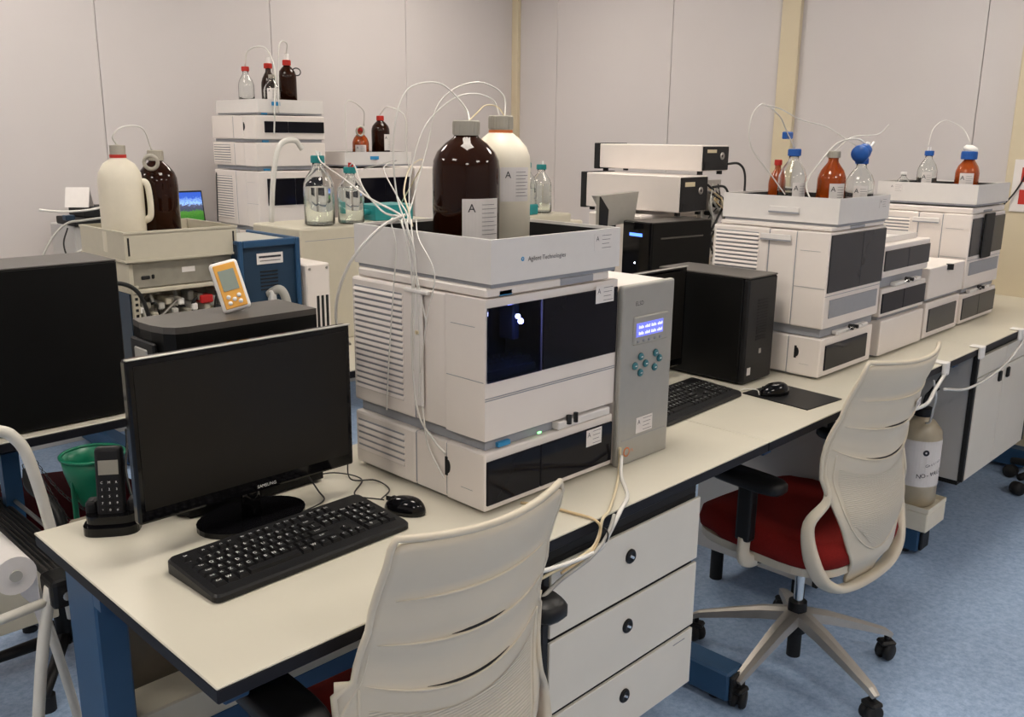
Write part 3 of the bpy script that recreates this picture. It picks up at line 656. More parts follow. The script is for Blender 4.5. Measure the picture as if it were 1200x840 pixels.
# ================================================================ COMPUTERS
def pc_tower(label, x0, x1, y0, y1, z1, name='computer_tower'):
    t = thing(name, label, 'computer', (x0, y0, 0.75))
    L, D, H = x1-x0, y1-y0, z1-0.75
    return t, L, D, H
t, L, D, H = pc_tower('black computer standing behind the large monitor, under the yellow gauge', 0.690, 0.998, 1.522, 1.662, 1.115)
pts = [(0.0, D), (-0.006, D*0.7), (-0.004, D*0.4), (0.004, 0.025), (0.018, 0.006), (0.038, 0.0), (L, 0.0), (L, D)]
obj('case', MB().prism(pts, 0.006, H-0.012), 'pc_side', t)
obj('top_panel', MB().prism(pts, H-0.012, H), 'pc_top', t, label='grey metal top')
obj('front_bezel', MB().rbox(-0.012, 0.035, 0.02, -0.003, D-0.01, H-0.03, 0.003, 1), 'dark', t)
obj('port_block', MB().rbox(-0.0145, 0.06, H-0.085, -0.010, D-0.03, H-0.045, 0.002, 1), 'silver', t)
obj('power_light', MB().rbox(-0.015, 0.038, H-0.075, -0.011, 0.060, H-0.068, 0.001, 1), 'led_blue', t)
obj('foot_rail', MB().box(0.02, 0.01, 0, L-0.02, D-0.01, 0.006), 'darker', t)
t, L, D, H = pc_tower('tall black computer tower right of the second monitor and keyboard', 2.295, 2.455, 1.305, 1.62, 1.068)
obj('case', MB().rbox(0, 0.02, 0.006, L, D, H-0.003, 0.004, 1), 'pc_side', t)
obj('top_panel', MB().rbox(0.0, 0.0, H-0.004, L, D, H+0.001, 0.002, 1), 'pc_top', t, label='dark grey metal top')
obj('front_bezel', MB().rbox(0, 0, 0.006, L, 0.02, H-0.004, 0.005, 1), 'dark', t)
gr_ = MB()
for i in range(14): gr_.box(0.055, -0.0015, 0.13+i*0.009, 0.11, 0.001, 0.134+i*0.009)
obj('grille', gr_, 'darker', t, kind='stuff')
obj('badge', MB().box(0.078, -0.001, 0.088, 0.09, 0.001, 0.102), 'silver', t)
obj('brand_sticker', MB().box(0.018, -0.001, 0.03, 0.036, 0.001, 0.052), 'paper', t)
obj('foot_rail', MB().box(0.02, 0.03, 0, L-0.02, D-0.02, 0.006), 'darker', t)
# tower on the second row, near left
t, L, D, H = pc_tower('large black computer case at the left edge on the second row bench', 0.36, 0.912, 2.262, 2.46, 1.146)
obj('case', MB().rbox(0, 0, 0.004, L, D, H-0.004, 0.003, 1), 'pc_side', t)
obj('top_panel', MB().rbox(0, 0, H-0.004, L, D, H, 0.0015, 1), 'pc_top', t, label='dark grey metal top')
obj('foot_rail', MB().box(0.02, 0.02, 0, L-0.02, D-0.02, 0.004), 'darker', t)
# far pc with blue logo
t = thing('computer_tower', 'black computer tower with a small blue badge in front of the long white boxes', 'computer', (3.40, 2.44, 0.75), -0.14)
obj('case', MB().rbox(0.0, 0.0, 0.004, 0.40, 0.18, 0.325, 0.004, 1), 'pc_side', t)
obj('top_panel', MB().rbox(0.0, 0.0, 0.325, 0.40, 0.18, 0.329, 0.0015, 1), 'pc_top', t)
obj('front_bezel', MB().rbox(-0.018, 0, 0.004, 0.0, 0.18, 0.329, 0.006, 1), 'gloss', t)
obj('side_ridge', MB().rbox(0.05, -0.004, 0.25, 0.34, 0.0, 0.258, 0.002, 1), 'pc_top', t)
obj('badge', MB().box(-0.0195, 0.05, 0.262, -0.018, 0.13, 0.276), 'led_blue', t, label='small blue lit badge')
obj('power_light', MB().lathe([(0,-0.004),(0.004,0),(0,0.004)], 8, T(-0.019, 0.09, 0.14)), 'led_white', t)

# ================================================================ KEYBOARDS
def keyboard(label, cx, cy, z, L, D, rz, legends=True, group=None):
    t = thing('keyboard', label, 'keyboard', (cx, cy, z), rz, group)
    hL, hD = L/2, D/2
    def zt(y): return 0.014 + 0.012*(y+hD)/D
    pts = []
    rr = 0.012
    for (qx, qy, a0) in ((hL-rr, hD-rr, 0), (-hL+rr, hD-rr, PI/2), (-hL+rr, -hD+rr, PI), (hL-rr, -hD+rr, 1.5*PI)):
        for i in range(5): a = a0+PI/2*i/4; pts.append((qx+rr*math.cos(a), qy+rr*math.sin(a)))
    vs = [(a, b, 0.002) for a, b in pts] + [(a, b, zt(b)-0.004) for a, b in pts] + [(a*0.985, b*0.965, zt(b)) for a, b in pts]
    n = len(pts); fs = [list(range(n))[::-1], [2*n+i for i in range(n)]]
    for q in (0, n): fs += [(q+i, q+(i+1)%n, q+n+(i+1)%n, q+n+i) for i in range(n)]
    obj('case', MB().add(vs, fs), 'dark', t)
    obj('rubber_foot', MB().box(-hL*0.8, -hD*0.8, 0, -hL*0.7, -hD*0.7, 0.002).box(hL*0.7, -hD*0.8, 0, hL*0.8, -hD*0.7, 0.002).box(-hL*0.8, hD*0.7, 0, -hL*0.7, hD*0.8, 0.002).box(hL*0.7, hD*0.7, 0, hL*0.8, hD*0.8, 0.002), 'darker', t)
    u = (L-0.03)/22.6; top = hD-0.016; tilt = math.atan(0.012/D)
    rows = [
        (0.0, [(0,1,'Esc'),(2,1,'F1'),(3,1,'F2'),(4,1,'F3'),(5,1,'F4'),(6.5,1,'F5'),(7.5,1,'F6'),(8.5,1,'F7'),(9.5,1,'F8'),(11,1,'F9'),(12,1,'F10'),(13,1,'F11'),(14,1,'F12'),(15.3,1,'Prt'),(16.3,1,'Slk'),(17.3,1,'Brk')]),
        (1.25, [(i,1,c) for i, c in enumerate("`1234567890-=")] + [(13,2,'Back'),(15.3,1,'Ins'),(16.3,1,'Hm'),(17.3,1,'PU'),(18.6,1,'Num'),(19.6,1,'/'),(20.6,1,'*'),(21.6,1,'-')]),
        (2.25, [(0,1.5,'Tab')] + [(1.5+i,1,c) for i, c in enumerate("QWERTYUIOP[]")] + [(13.5,1.5,'|'),(15.3,1,'Del'),(16.3,1,'End'),(17.3,1,'PD'),(18.6,1,'7'),(19.6,1,'8'),(20.6,1,'9'),(21.6,1,'+')]),
        (3.25, [(0,1.75,'Caps')] + [(1.75+i,1,c) for i, c in enumerate("ASDFGHJKL;'")] + [(12.75,2.25,'Enter'),(18.6,1,'4'),(19.6,1,'5'),(20.6,1,'6')]),
        (4.25, [(0,1.25,'Shft'),(1.25,1,'<')] + [(2.25+i,1,c) for i, c in enumerate("ZXCVBNM,.-")] + [(12.25,2.75,'Shift'),(16.3,1,'^'),(18.6,1,'1'),(19.6,1,'2'),(20.6,1,'3'),(21.6,1,'Ent')]),
        (5.25, [(0,1.25,'Ctrl'),(1.25,1.25,'W'),(2.5,1.25,'Alt'),(3.75,6.25,''),(10,1.25,'Gr'),(11.25,1.25,'W'),(12.5,1.25,'='),(13.75,1.25,'Ctrl'),(15.3,1,'<'),(16.3,1,'v'),(17.3,1,'>'),(18.6,2,'0'),(20.6,1,'.'),(21.6,1,'')])]
    cache = {}; leg = MB(); vu = (D-0.034)/6.5
    for ry, keys in rows:
        for kx, kw, ch in keys:
            if kw not in cache:
                w2 = kw*u/2-0.0009; d2 = vu/2-0.0009; i2 = 0.0022
                vs = [(-w2,-d2,0),(w2,-d2,0),(w2,d2,0),(-w2,d2,0),(-w2+i2,-d2+i2,0.0055),(w2-i2,-d2+i2,0.0055),(w2-i2,d2-i2,0.0055),(-w2+i2,d2-i2,0.0055)]
                me = MB().add(vs, [(0,3,2,1),(4,5,6,7),(0,1,5,4),(1,2,6,5),(2,3,7,6),(3,0,4,7)]).mesh('key'); me.materials.append(M['dark']); cache[kw] = me
            x = -hL+0.015+(kx+kw/2)*u; y = top-(ry+0.5)*vu
            o = bpy.data.objects.new('key', cache[kw]); COL.objects.link(o); o.parent = t; o.location = (x, y, zt(y)); o.rotation_euler = (tilt, 0, 0)
            if ch and legends:
                sz = 0.0092 if len(ch) == 1 else 0.0054
                leg.text(ch, sz, T(x-(0.002 if len(ch) == 1 else 0), y+0.0012, zt(y)+0.0059) @ R(tilt, 'X'))
    if legends: obj('key_legends', leg, 'keyink', t, kind='stuff')
    return t
keyboard('black wired keyboard with white legends in front of the large near monitor', 0.779, 1.283, 0.75, 0.392, 0.158, 0.03)
keyboard('black keyboard half hidden behind the silver detector', 2.005, 1.325, 0.75, 0.40, 0.165, 0.05)

# mice
def mouse(label, x, y, z, rz, k=0.92):
    t = thing('mouse', label, 'mouse', (x, y, z), rz); t.scale = (k, k, k)
    def shell(zc, sc):
        vs = []; fs = []; n = 20; rings = 8
        for j in range(rings+1):
            ph = (PI/2)*j/rings
            for i in range(n):
                a = 2*PI*i/n; cx_ = math.cos(a); sy = math.sin(a)
                ww = 0.029*(1-0.12*sy*0.5)*sc; ll = 0.052*sc
                hz = 0.034*math.sin(ph)*(1-0.18*sy*math.cos(ph))
                vs.append((ww*cx_*math.cos(ph)**0.7 if j < rings else 0, ll*sy*math.cos(ph)**0.7 if j < rings else -0.005, zc+hz))
        for j in range(rings):
            for i in range(n): fs.append((j*n+i, j*n+(i+1)%n, (j+1)*n+(i+1)%n, (j+1)*n+i))
        fs.append(list(range(n))[::-1])
        return MB().add(vs, fs, None, True)
    obj('shell', shell(0.003, 1), 'gloss', t)
    obj('base', MB().prism([(0.027*math.cos(a), 0.05*math.sin(a)) for a in [2*PI*i/20 for i in range(20)]], 0, 0.004), 'darker', t)
    obj('wheel', MB().lathe([(0,-0.003),(0.009,-0.003),(0.009,0.003),(0,0.003)], 14, T(0,0.028,0.025)@R(PI/2,'Y'), sharp=True), 'dark', t)
    obj('button_gap', MB().box(-0.0006, 0.014, 0.020, 0.0006, 0.049, 0.0305), 'darker', t)
    return t
mouse('shiny black mouse on the bench beside the nearest stack', 1.018, 1.278, 0.75, 0.35, k=0.85)
tag(obj('mouse_mat', MB().rbox(-0.085, -0.105, 0, 0.085, 0.105, 0.003, 0.001, 1), 'dark', loc=(2.305, 1.155, 0.75), rot=(0,0,-0.10)), 'black mouse mat lying on the bench right of the second keyboard', 'mouse mat')
mouse('small black mouse on the black mat', 2.28, 1.195, 0.753, 1.2)
hose('mouse_cable', [(1.008, 1.33, 0.762), (0.99, 1.40, 0.757), (1.05, 1.46, 0.757), (1.03, 1.53, 0.757), (0.96, 1.56, 0.757), (0.99, 1.60, 0.77)], 0.0016, 'cable', 'thin black mouse cable curling on the bench behind the near mouse', 'cable')
hose('monitor_cable', [(1.01, 1.45, 0.82), (1.03, 1.47, 0.76), (1.07, 1.44, 0.755), (1.06, 1.38, 0.755), (1.012, 1.345, 0.757)], 0.0016, 'cable', 'thin black cable looping between the near monitor and mouse', 'cable')
hose('keyboard_cable', [(0.80, 1.365, 0.758), (0.87, 1.40, 0.756), (0.93, 1.42, 0.756), (0.95, 1.47, 0.758), (0.94, 1.51, 0.80)], 0.0017, 'cable', 'black keyboard cable behind the near keyboard', 'cable')
hose('white_cable', [(2.20, 1.27, 0.755), (2.26, 1.28, 0.755), (2.28, 1.25, 0.755), (2.24, 1.22, 0.755)], 0.002, 'tube', 'short white cable in front of the tall tower', 'cable')

# gauge on the computer
t = thing('room_gauge', 'yellow and white digital gauge leaning on the computer behind the large monitor', 'gauge', (0.858, 1.575, 1.1215), -0.35)
mx = R(-0.22, 'Y') @ R(-0.28, 'X')
obj('case', MB().rbox(-0.027, 0, 0.0, 0.027, 0.016, 0.098, 0.007, 3, mx), 'white', t)
obj('face', MB().rbox(-0.021, -0.002, 0.006, 0.021, 0.001, 0.092, 0.003, 1, mx), 'orange', t)
obj('display', MB().box(-0.015, -0.0032, 0.040, 0.015, -0.001, 0.080, mx), 'lcd', t)
for bx, bz in ((-0.010, 0.028), (0.010, 0.028), (-0.010, 0.016), (0.010, 0.016), (0, 0.022)):
    obj('button', MB().lathe([(0,0),(0.0042,0),(0.004,0.002),(0,0.002)], 12, mx@T(bx, -0.0018, bz)@R(PI/2,'X')), 'white', t)
obj('rear_stand', MB().box(-0.008, 0.018, 0.001, 0.008, 0.045, 0.003).box(-0.004, 0.014, 0.001, 0.004, 0.020, 0.03), 'white', t)

# telephone
t = thing('cordless_phone', 'black cordless telephone standing in its cradle at the left bench edge', 'telephone', (0.590, 1.585, 0.75), -0.60)
bs = MB(); pts = [(0.048*math.copysign(abs(math.cos(a))**0.6, math.cos(a)), 0.036*math.copysign(abs(math.sin(a))**0.6, math.sin(a))) for a in [2*PI*i/28 for i in range(28)]]
bs.prism(pts, 0, 0.016); bs.prism([(a*0.9, b*0.85+0.004) for a, b in pts], 0.016, 0.034)
obj('cradle', bs, 'gloss', t)
for wx in (-0.045, 0.026): obj('cradle_wing', MB().rbox(wx, -0.002, 0.02, wx+0.019, 0.03, 0.055, 0.006, 2), 'dark', t)
mx = T(0, -0.004, 0.012) @ R(-0.16, 'X')
hs = obj('handset', MB().rbox(-0.024, -0.010, 0, 0.024, 0.014, 0.142, 0.008, 3, mx), 'dark', t)
obj('display', MB().box(-0.017, -0.0108, 0.092, 0.017, -0.010, 0.118, mx), 'rearpanel', hs)
for r_ in range(5):
    for c_ in range(3):
        obj('key', MB().rbox(-0.017+c_*0.0125, -0.0115, 0.024+r_*0.0125, -0.0075+c_*0.0125, -0.010, 0.032+r_*0.0125, 0.001, 1, mx), 'dark', hs)
pm = MB()
for r_ in range(5):
    for c_ in range(3): pm.text('*0#789456123CMR'[r_*3+c_], 0.006, mx @ T(-0.0122+c_*0.0125, -0.0118, 0.028+r_*0.0125) @ FACE_FRONT)
obj('key_print', pm, 'keyink', hs)

# ================================================================ CHAIRS
def swivel_chair(label, x, y, rz, text=None, base_rz=0.0, sx=1.0, ah=0.262, az=0.0, ay=0.0):
    t = thing('swivel_chair', label, 'chair', (x, y, FL), rz, 'cream and red swivel chairs')
    # shell surface: u across, z up; y toward -Y is the back
    TOPZ = 0.98
    def hw(z):
        K = [(0.36, 0.070), (0.42, 0.095), (0.50, 0.135), (0.58, 0.178), (0.64, 0.203), (0.70, 0.206), (0.78, 0.199), (0.88, 0.189), (0.98, 0.182)]
        for (a, b), (c, d) in zip(K[:-1], K[1:]):
            if z <= c: q = (z-a)/(c-a); return b+(d-b)*q
        return K[-1][1]
    hw0 = hw
    def hw(z): return hw0(z)*sx if z > 0.7 else hw0(z)
    def yb(z):
        K = [(0.36, -0.175), (0.45, -0.215), (0.55, -0.228), (0.65, -0.208), (0.75, -0.218), (0.85, -0.240), (0.98, -0.275)]
        for (a, b), (c, d) in zip(K[:-1], K[1:]):
            if z <= c: q = (z-a)/(c-a); q = q*q*(3-2*q); return b+(d-b)*q
        return K[-1][1]
    def arc(z):
        K = [(0.36, 0.0), (0.55, 0.3), (0.69, 1.5), (0.77, 0.8), (0.88, 0.35), (0.98, 0.25)]
        for (a, b), (c, d) in zip(K[:-1], K[1:]):
            if z <= c: return b+(d-b)*(z-a)/(c-a)
        return 0.35
    def P(u, zn, off=0.0):
        w_ = hw(zn); xx = u*w_
        cur = 1.35 if zn > 0.5 else 1.35*(zn-0.36)/0.14+0.4*(0.5-zn)/0.14
        return Vector((xx, yb(zn) + cur*xx*xx - off, zn + arc(zn)*xx*xx))
    slots = [0.886, 0.805, 0.715]
    zs = [(0.36+0.62*i/48, 0.0) for i in range(49)]
    zs = [z_ for z_ in zs if min(abs(z_[0]-s_) for s_ in slots) > 0.009]
    for s_ in slots: zs += [(s_-0.0020, 0.0), (s_+0.0020, 0.0)]
    zs.sort()
    nu = 28; mb = MB(); vs = []; fs = []
    for zn, _ in zs:
        # ledges: just below each slot the shell swells outward
        off = 0.0
        for s_ in slots:
            if zn < s_: off = max(off, 0.0028*max(0, 1-(s_-zn)/0.05))
        for i in range(nu+1):
            u = -1+2*i/nu; e = off*max(0, 1-abs(u)**4)
            p = P(u, zn, e)
            if zn > 0.95: # rounded top corners
                p.z -= 0.02*max(0, abs(u)-0.9)*5*(zn-0.95)/0.03
            vs.append(p)
    for j in range(len(zs)-1):
        za, zb = zs[j][0], zs[j+1][0]
        slot = any(abs((za+zb)/2-s_) < 0.002 for s_ in slots)
        for i in range(nu):
            u = -1+2*(i+0.5)/nu
            fs.append((j*(nu+1)+i, j*(nu+1)+i+1, (j+1)*(nu+1)+i+1, (j+1)*(nu+1)+i))
    sh = obj('backrest', mb.add(vs, fs, None, True), 'chair', t)
    md = sh.modifiers.new('thick', 'SOLIDIFY'); md.thickness = 0.007; md.offset = 0
    for s_, um, us in ((slots[0], 0.86, 0.0), (slots[1], 0.92, 0.30), (slots[2], 0.94, 0.45)):
        ln = [P(-um+2*um*i/24, s_-0.003, 0.0062) for i in range(25)]
        obj('slot_lip', MB().tube(ln, [0.0005+0.0022*min(1, min(i, 24-i)/6) for i in range(25)], 6), 'chair', sh)
        if us:
            ln = [P(-us+2*us*i/14, s_+0.0016, 0.0046) for i in range(15)]
            obj('slot_shade', MB().tube(ln, [0.0003+0.0018*min(1, min(i, 14-i)/4) for i in range(15)], 6), 'darker', sh)  # no hole is cut; a black tube paints the slot's shade
    # rolled rim on top and sides
    rim = [P(-1, 0.60+0.38*i/10) for i in range(11)]; rim[-1].z -= 0.008
    rim += [P(-0.96+1.92*i/20, 0.984) for i in range(21)]
    r2_ = [P(1, 0.98-0.38*i/10) for i in range(11)]; r2_[0].z -= 0.008; rim += r2_
    obj('rim', MB().tube(rim, 0.0058, 8), 'chair', sh)
    # lumbar mesh field and its outline ridge
    mv = []; mf = []; nn = 16; mz = [0.47+0.20*i/20 for i in range(21)]
    for zn in mz:
        for i in range(nn+1):
            u = (-1+2*i/nn)*(0.80 if zn > 0.55 else 0.80*(0.35+0.65*(zn-0.47)/0.08)); mv.append(P(u, zn, 0.0052))
    for j in range(20):
        for i in range(nn): mf.append((j*(nn+1)+i, j*(nn+1)+i+1, (j+1)*(nn+1)+i+1, (j+1)*(nn+1)+i))
    obj('lumbar_mesh', MB().add(mv, mf, None, True), 'mesh', sh)
    rd = [P(-0.86, 0.70-0.03*i, 0.004) for i in range(5)] + [P(-0.86*math.cos(PI*i/12), 0.57-0.11*math.sin(PI*i/12), 0.004) for i in range(13)] + [P(0.86, 0.58+0.03*i, 0.004) for i in range(5)]
    obj('outline_ridge', MB().tube(spline(rd, 2), 0.0025, 6), 'chair', sh)
    # support loop (flat-section rails going under the seat)
    q = []
    for s_ in (-1,):
        q = [P(-0.95, 0.80), P(-0.96, 0.72), P(-0.97, 0.65), P(-1.02, 0.60)]
        q += [Vector((-0.225, -0.145, 0.56)), Vector((-0.222, -0.155, 0.48)), Vector((-0.195, -0.175, 0.41)), Vector((-0.14, -0.185, 0.370)), Vector((-0.07, -0.185, 0.352)), Vector((0, -0.185, 0.348))]
    loop = q + [Vector((-p.x, p.y, p.z)) for p in q[:-1][::-1]]
    lp = spline(loop, 5); nL = len(lp)
    rs = [0.002+0.020*min(1, min(i, nL-1-i)/26)**1.4 for i in range(nL)]
    cs = []
    for i in range(16):
        a = 2*PI*i/16; cs.append((0.55*math.copysign(abs(math.cos(a))**0.7, math.cos(a)), 1.0*math.copysign(abs(math.sin(a))**0.7, math.sin(a))))
    obj('support_loop', MB().tube(lp, rs, mx=None, sec=cs), 'chair', t)
    # seat
    sv = []; sf = []; n = 36
    def sup(a, sx, sy, p=0.5): return (sx*math.copysign(abs(math.cos(a))**p, math.cos(a)), sy*math.copysign(abs(math.sin(a))**p, math.sin(a)))
    layers = [(0.42, 0.92), (0.435, 0.985), (0.46, 1.0), (0.482, 0.97), (0.492, 0.88), (0.494, 0.6), (0.492, 0.25)]
    for z_, s_ in layers:
        for i in range(n):
            a = 2*PI*i/n; xx, yy = sup(a, 0.235*s_*(1 if ah > 0.25 else 0.86), 0.235*s_); yy += 0.03
            dzz = -0.02*max(0, (yy-0.18)/0.08)
            sv.append((xx*(1-0.06*(yy > 0.15)), yy, z_+dzz+0.012*(xx/0.235)**2*(z_ > 0.47)))
    for j in range(len(layers)-1):
        for i in range(n): sf.append((j*n+i, j*n+(i+1)%n, (j+1)*n+(i+1)%n, (j+1)*n+i))
    sf.append(list(range(n))[::-1]); sf.append([(len(layers)-1)*n+i for i in range(n)])
    st = obj('seat', MB().add(sv, sf, None, True), 'red', t)
    pan = [sup(2*PI*i/n, 0.222*(1 if ah > 0.25 else 0.86), 0.222) for i in range(n)]
    obj('seat_pan', MB().prism([(a, b+0.03) for a, b in pan], 0.402, 0.424), 'chair', t)
    obj('mechanism', MB().rbox(-0.07, -0.11, 0.355, 0.07, 0.10, 0.405, 0.01, 2).rbox(-0.10, -0.15, 0.365, 0.10, -0.09, 0.395, 0.006, 1), 'dark', t)
    obj('lever', MB().cyl((0,0,0), 0.006, 0.10, 8, T(-0.07,0.02,0.39)@R(-PI/2,'Y')).cyl((-0.19,0.02,0.388), 0.02, 0.012, 12), 'dark', t)
    for s_ in (-1, 1):
        ar = obj('armrest', MB().rbox(s_*ah-0.018, -0.005+ay*0.4, 0.47, s_*ah+0.018, 0.04+ay*0.4, 0.635+az, 0.008, 2), 'dark', t)
        obj('arm_bracket', MB().tube(spline([(s_*0.16, 0.02, 0.398), (s_*(ah-0.035), 0.02, 0.40), (s_*ah, 0.018+ay*0.4, 0.425), (s_*ah, 0.018+ay*0.4, 0.48)]), 0.021, sec=cs, up=(0,1,0)), 'chair', ar)
        n2 = 24; pts = [(s_*ah+sup(2*PI*i/n2, 0.042, 0.115, 0.6)[0], 0.025+ay+sup(2*PI*i/n2, 0.042, 0.115, 0.6)[1]) for i in range(n2)]
        pv = []; pf = []
        for z_, s2 in ((0.628+az, 0.85), (0.636+az, 1.0), (0.652+az, 1.0), (0.660+az, 0.85)):
            cx_ = s_*ah
            for a, b in pts: pv.append((cx_+(a-cx_)*s2, 0.025+ay+(b-0.025-ay)*(1-(1-s2)*0.4), z_))
        for j in range(3):
            for i in range(n2): pf.append((j*n2+i, j*n2+(i+1)%n2, (j+1)*n2+(i+1)%n2, (j+1)*n2+i))
        pf += [list(range(n2))[::-1], [3*n2+i for i in range(n2)]]
        obj('arm_pad', MB().add(pv, pf, None, True), 'dark', ar)
    # column and star base
    obj('gas_column', MB().cyl((0,0,0.20), 0.014, 0.16, 16), 'chrome', t)
    obj('column_end', MB().cyl((0,0,0.035), 0.020, 0.09, 16), 'darker', t)
    obj('column_sleeve', MB().cyl((0,0,0.115), 0.030, 0.095, 20, r2=0.026), 'dark', t)
    obj('column_collar', MB().cyl((0,0,0.33), 0.022, 0.03, 16), 'dark', t)
    for i in range(5):
        a = base_rz + 2*PI*i/5; mx = R(a, 'Z')
        sec = [(0.6,0.9),(0.75,0),(0.6,-0.9),(-0.5,-1.0),(-0.5,1.0)]
        ap = [(0.02,0,0.165),(0.10,0,0.148),(0.20,0,0.118),(0.285,0,0.090),(0.305,0,0.078)]
        am = obj('base_arm', MB().tube(ap, [0.026,0.023,0.018,0.014,0.011], mx=mx, sec=sec, up=(0,0,1), smooth=False), 'alu', t)
        cp = (0.294, 0, 0)
        ca = obj('caster', MB().lathe([(0,-0.022),(0.022,-0.022),(0.027,-0.017),(0.027,-0.006),(0.018,-0.004),(0.018,0.004),(0.027,0.006),(0.027,0.017),(0.022,0.022),(0,0.022)], 18, mx@T(0.294,0.0,0.0272)@R(0.5+i,'Z')@R(PI/2,'X')), 'darker', t)
        obj('caster_stem', MB().cyl((0.294,0,0.04), 0.008, 0.05, 10, mx).rbox(0.27,-0.02,0.046,0.318,0.02,0.062,0.006,1,mx), 'dark', ca)
    if text:
        lp_ = P(0.52, 0.84, 0.0080); 
        tg = obj('tag_label', MB().box(-0.03,-0.011,0,0.03,0.011,0.0006, T(*lp_)@R(0.28,'Z')@FACE_FRONT), 'paper', t)
        obj('tag_print', MB().text(text, 0.015, T(*(lp_+Vector((0,-0.0012,0))))@R(0.28,'Z')@FACE_FRONT), 'ink', tg)
    return t
swivel_chair('cream swivel chair closest to the camera, its lower half cut off by the frame', 0.852, 1.118, -0.04, base_rz=0.3, sx=0.89, ah=0.243, az=0.055, ay=-0.08)
swivel_chair('cream shell swivel chair further right with red seat and grey star base', 2.304, 1.080, -0.10, text='BD-2714', base_rz=-0.55)
# dark red chair under the second bench
t = thing('stool_chair', 'dark red seated chair in the far aisle behind the green funnel', 'chair', (0.80, 2.60, FL))
obj('seat', MB().lathe([(0,0.46),(0.20,0.46),(0.235,0.475),(0.235,0.50),(0.20,0.515),(0,0.52)], 30), 'darkred', t)
obj('column', MB().cyl((0,0,0.06), 0.025, 0.40, 14), 'dark', t)
for i in range(5): obj('base_arm', MB().tube([(0.02,0,0.08),(0.27,0,0.05)], [0.02,0.014], 8, R(2*PI*i/5+0.4,'Z')), 'dark', t)
for i in range(5): obj('caster', MB().cyl((0.25,0,0),0.022,0.045,12,R(0.4+2*PI*i/5,'Z')), 'darker', t)
# black stool at the right edge
t = thing('lab_stool', 'black swivel stool whose base shows at the right edge of the picture', 'stool', (4.42, 0.93, FL))
obj('seat', MB().lathe([(0,0.44),(0.16,0.44),(0.18,0.46),(0.17,0.49),(0,0.495)], 26), 'dark', t)
obj('column', MB().cyl((0,0,0.08), 0.022, 0.36, 14), 'darker', t)
for i in range(5):
    am = obj('base_arm', MB().tube([(0.02,0,0.11),(0.20,0,0.08)], [0.022,0.016], 8, R(2*PI*i/5+2.6,'Z')), 'darker', t)
    obj('caster', MB().lathe([(0,-0.02),(0.028,-0.02),(0.03,0),(0.028,0.02),(0,0.02)], 14, R(2*PI*i/5+2.6,'Z')@T(0.2,0,0.030)@R(PI/2,'X')), 'darker', am)

# ================================================================ SECOND ROW: RACK, BOXES
t = thing('instrument_rack', 'beige electronics rack with exposed cables carrying a bottle tray, left of the blue box', 'rack', (1.045, 2.50, 0.75))
W_, D_ = 0.315, 0.30
for sx in (0, W_-0.018):
    up = MB().box(sx, 0, 0, sx+0.018, 0.012, 0.285)
    obj('upright', MB().box(sx, D_-0.012, 0, sx+0.018, D_, 0.285), 'beige', t)
    u_ = obj('upright', up, 'beige', t)
    ho = MB()
    for i in range(16): ho.box(sx+0.005, -0.0008, 0.02+i*0.016, sx+0.013, 0.0, 0.028+i*0.016)
    obj('mounting_holes', ho, 'darker', u_, kind='stuff')
obj('shelf', MB().rbox(-0.004, -0.004, 0.262, W_+0.004, D_, 0.274, 0.002, 1), 'beige', t)
obj('side_panel', MB().box(-0.004, 0.014, 0.0, 0.0, D_-0.014, 0.262), 'navy', t, label='dark blue side panel')
un = obj('rear_unit', MB().rbox(0.0, 0.006, 0.276, W_, D_, 0.350, 0.002, 1), 'rearpanel', t)
obj('unit_frame', MB().box(-0.006,0.0,0.274,0.006,D_,0.356).box(W_-0.006,0.0,0.274,W_+0.006,D_,0.356).box(-0.006,0.0,0.346,W_+0.006,D_,0.358), 'beige', un)
obj('socket', MB().rbox(0.03,0.002,0.300,0.055,0.008,0.310,0.002,1).rbox(0.06,0.002,0.300,0.068,0.008,0.312,0.002,1), 'darker', un)
obj('rating_plate', MB().box(0.15,0.005,0.31,0.19,0.0062,0.325), 'paper', un)
obj('power_plug', MB().rbox(0.24,-0.03,0.300,0.285,0.006,0.330,0.006,2), 'darker', un)
obj('cross_panel', MB().box(0.02, 0.10, 0.0, W_-0.02, 0.104, 0.26), 'rearpanel', t)
random.seed(3)
names = [('gcable', 0.10), ('cable', 0.08), ('tube', 0.09), ('gcable', 0.06), ('cable', 0.05), ('tube_y', 0.05), ('gcable', 0.05), ('tube', 0.06), ('cable', 0.05), ('gcable', 0.05), ('tube_y', 0.05), ('cable', 0.07)]
for i, (c, _) in enumerate(names):
    x = 0.03 + 0.25*i/11; p = [(x, 0.095, 0.20+random.uniform(-.06, .04))]
    for k_ in range(4): p.append((x+random.uniform(-.05, .05), random.uniform(0.01, 0.07), 0.22-0.045*k_+random.uniform(-.03, .03)))
    obj('rack_cable', MB().tube(spline(p, 6), 0.0035 if i % 2 else 0.005, 6), c, t)
cn = ['gcable', 'white', 'rearpanel', 'white', 'rearpanel', 'beige', 'gcable', 'beige']
for i in range(14):
    x = 0.025+0.02*i; z_ = 0.09+0.14*((i*37) % 11)/11
    obj('connector', MB().rbox(x, 0.05, z_, x+0.018, 0.098, z_+0.028, 0.003, 1), cn[i % 8], t)
    z_ = 0.20+0.045*((i*5) % 7)/7-0.02*(i % 3)
    obj('connector', MB().rbox(x-0.004, 0.02, z_, x+0.014, 0.09, z_+0.020, 0.003, 1), cn[(i+3) % 8], t)
obj('red_connector', MB().rbox(0.205, 0.01, 0.210, 0.245, 0.05, 0.235, 0.004, 1), 'rcable', t)
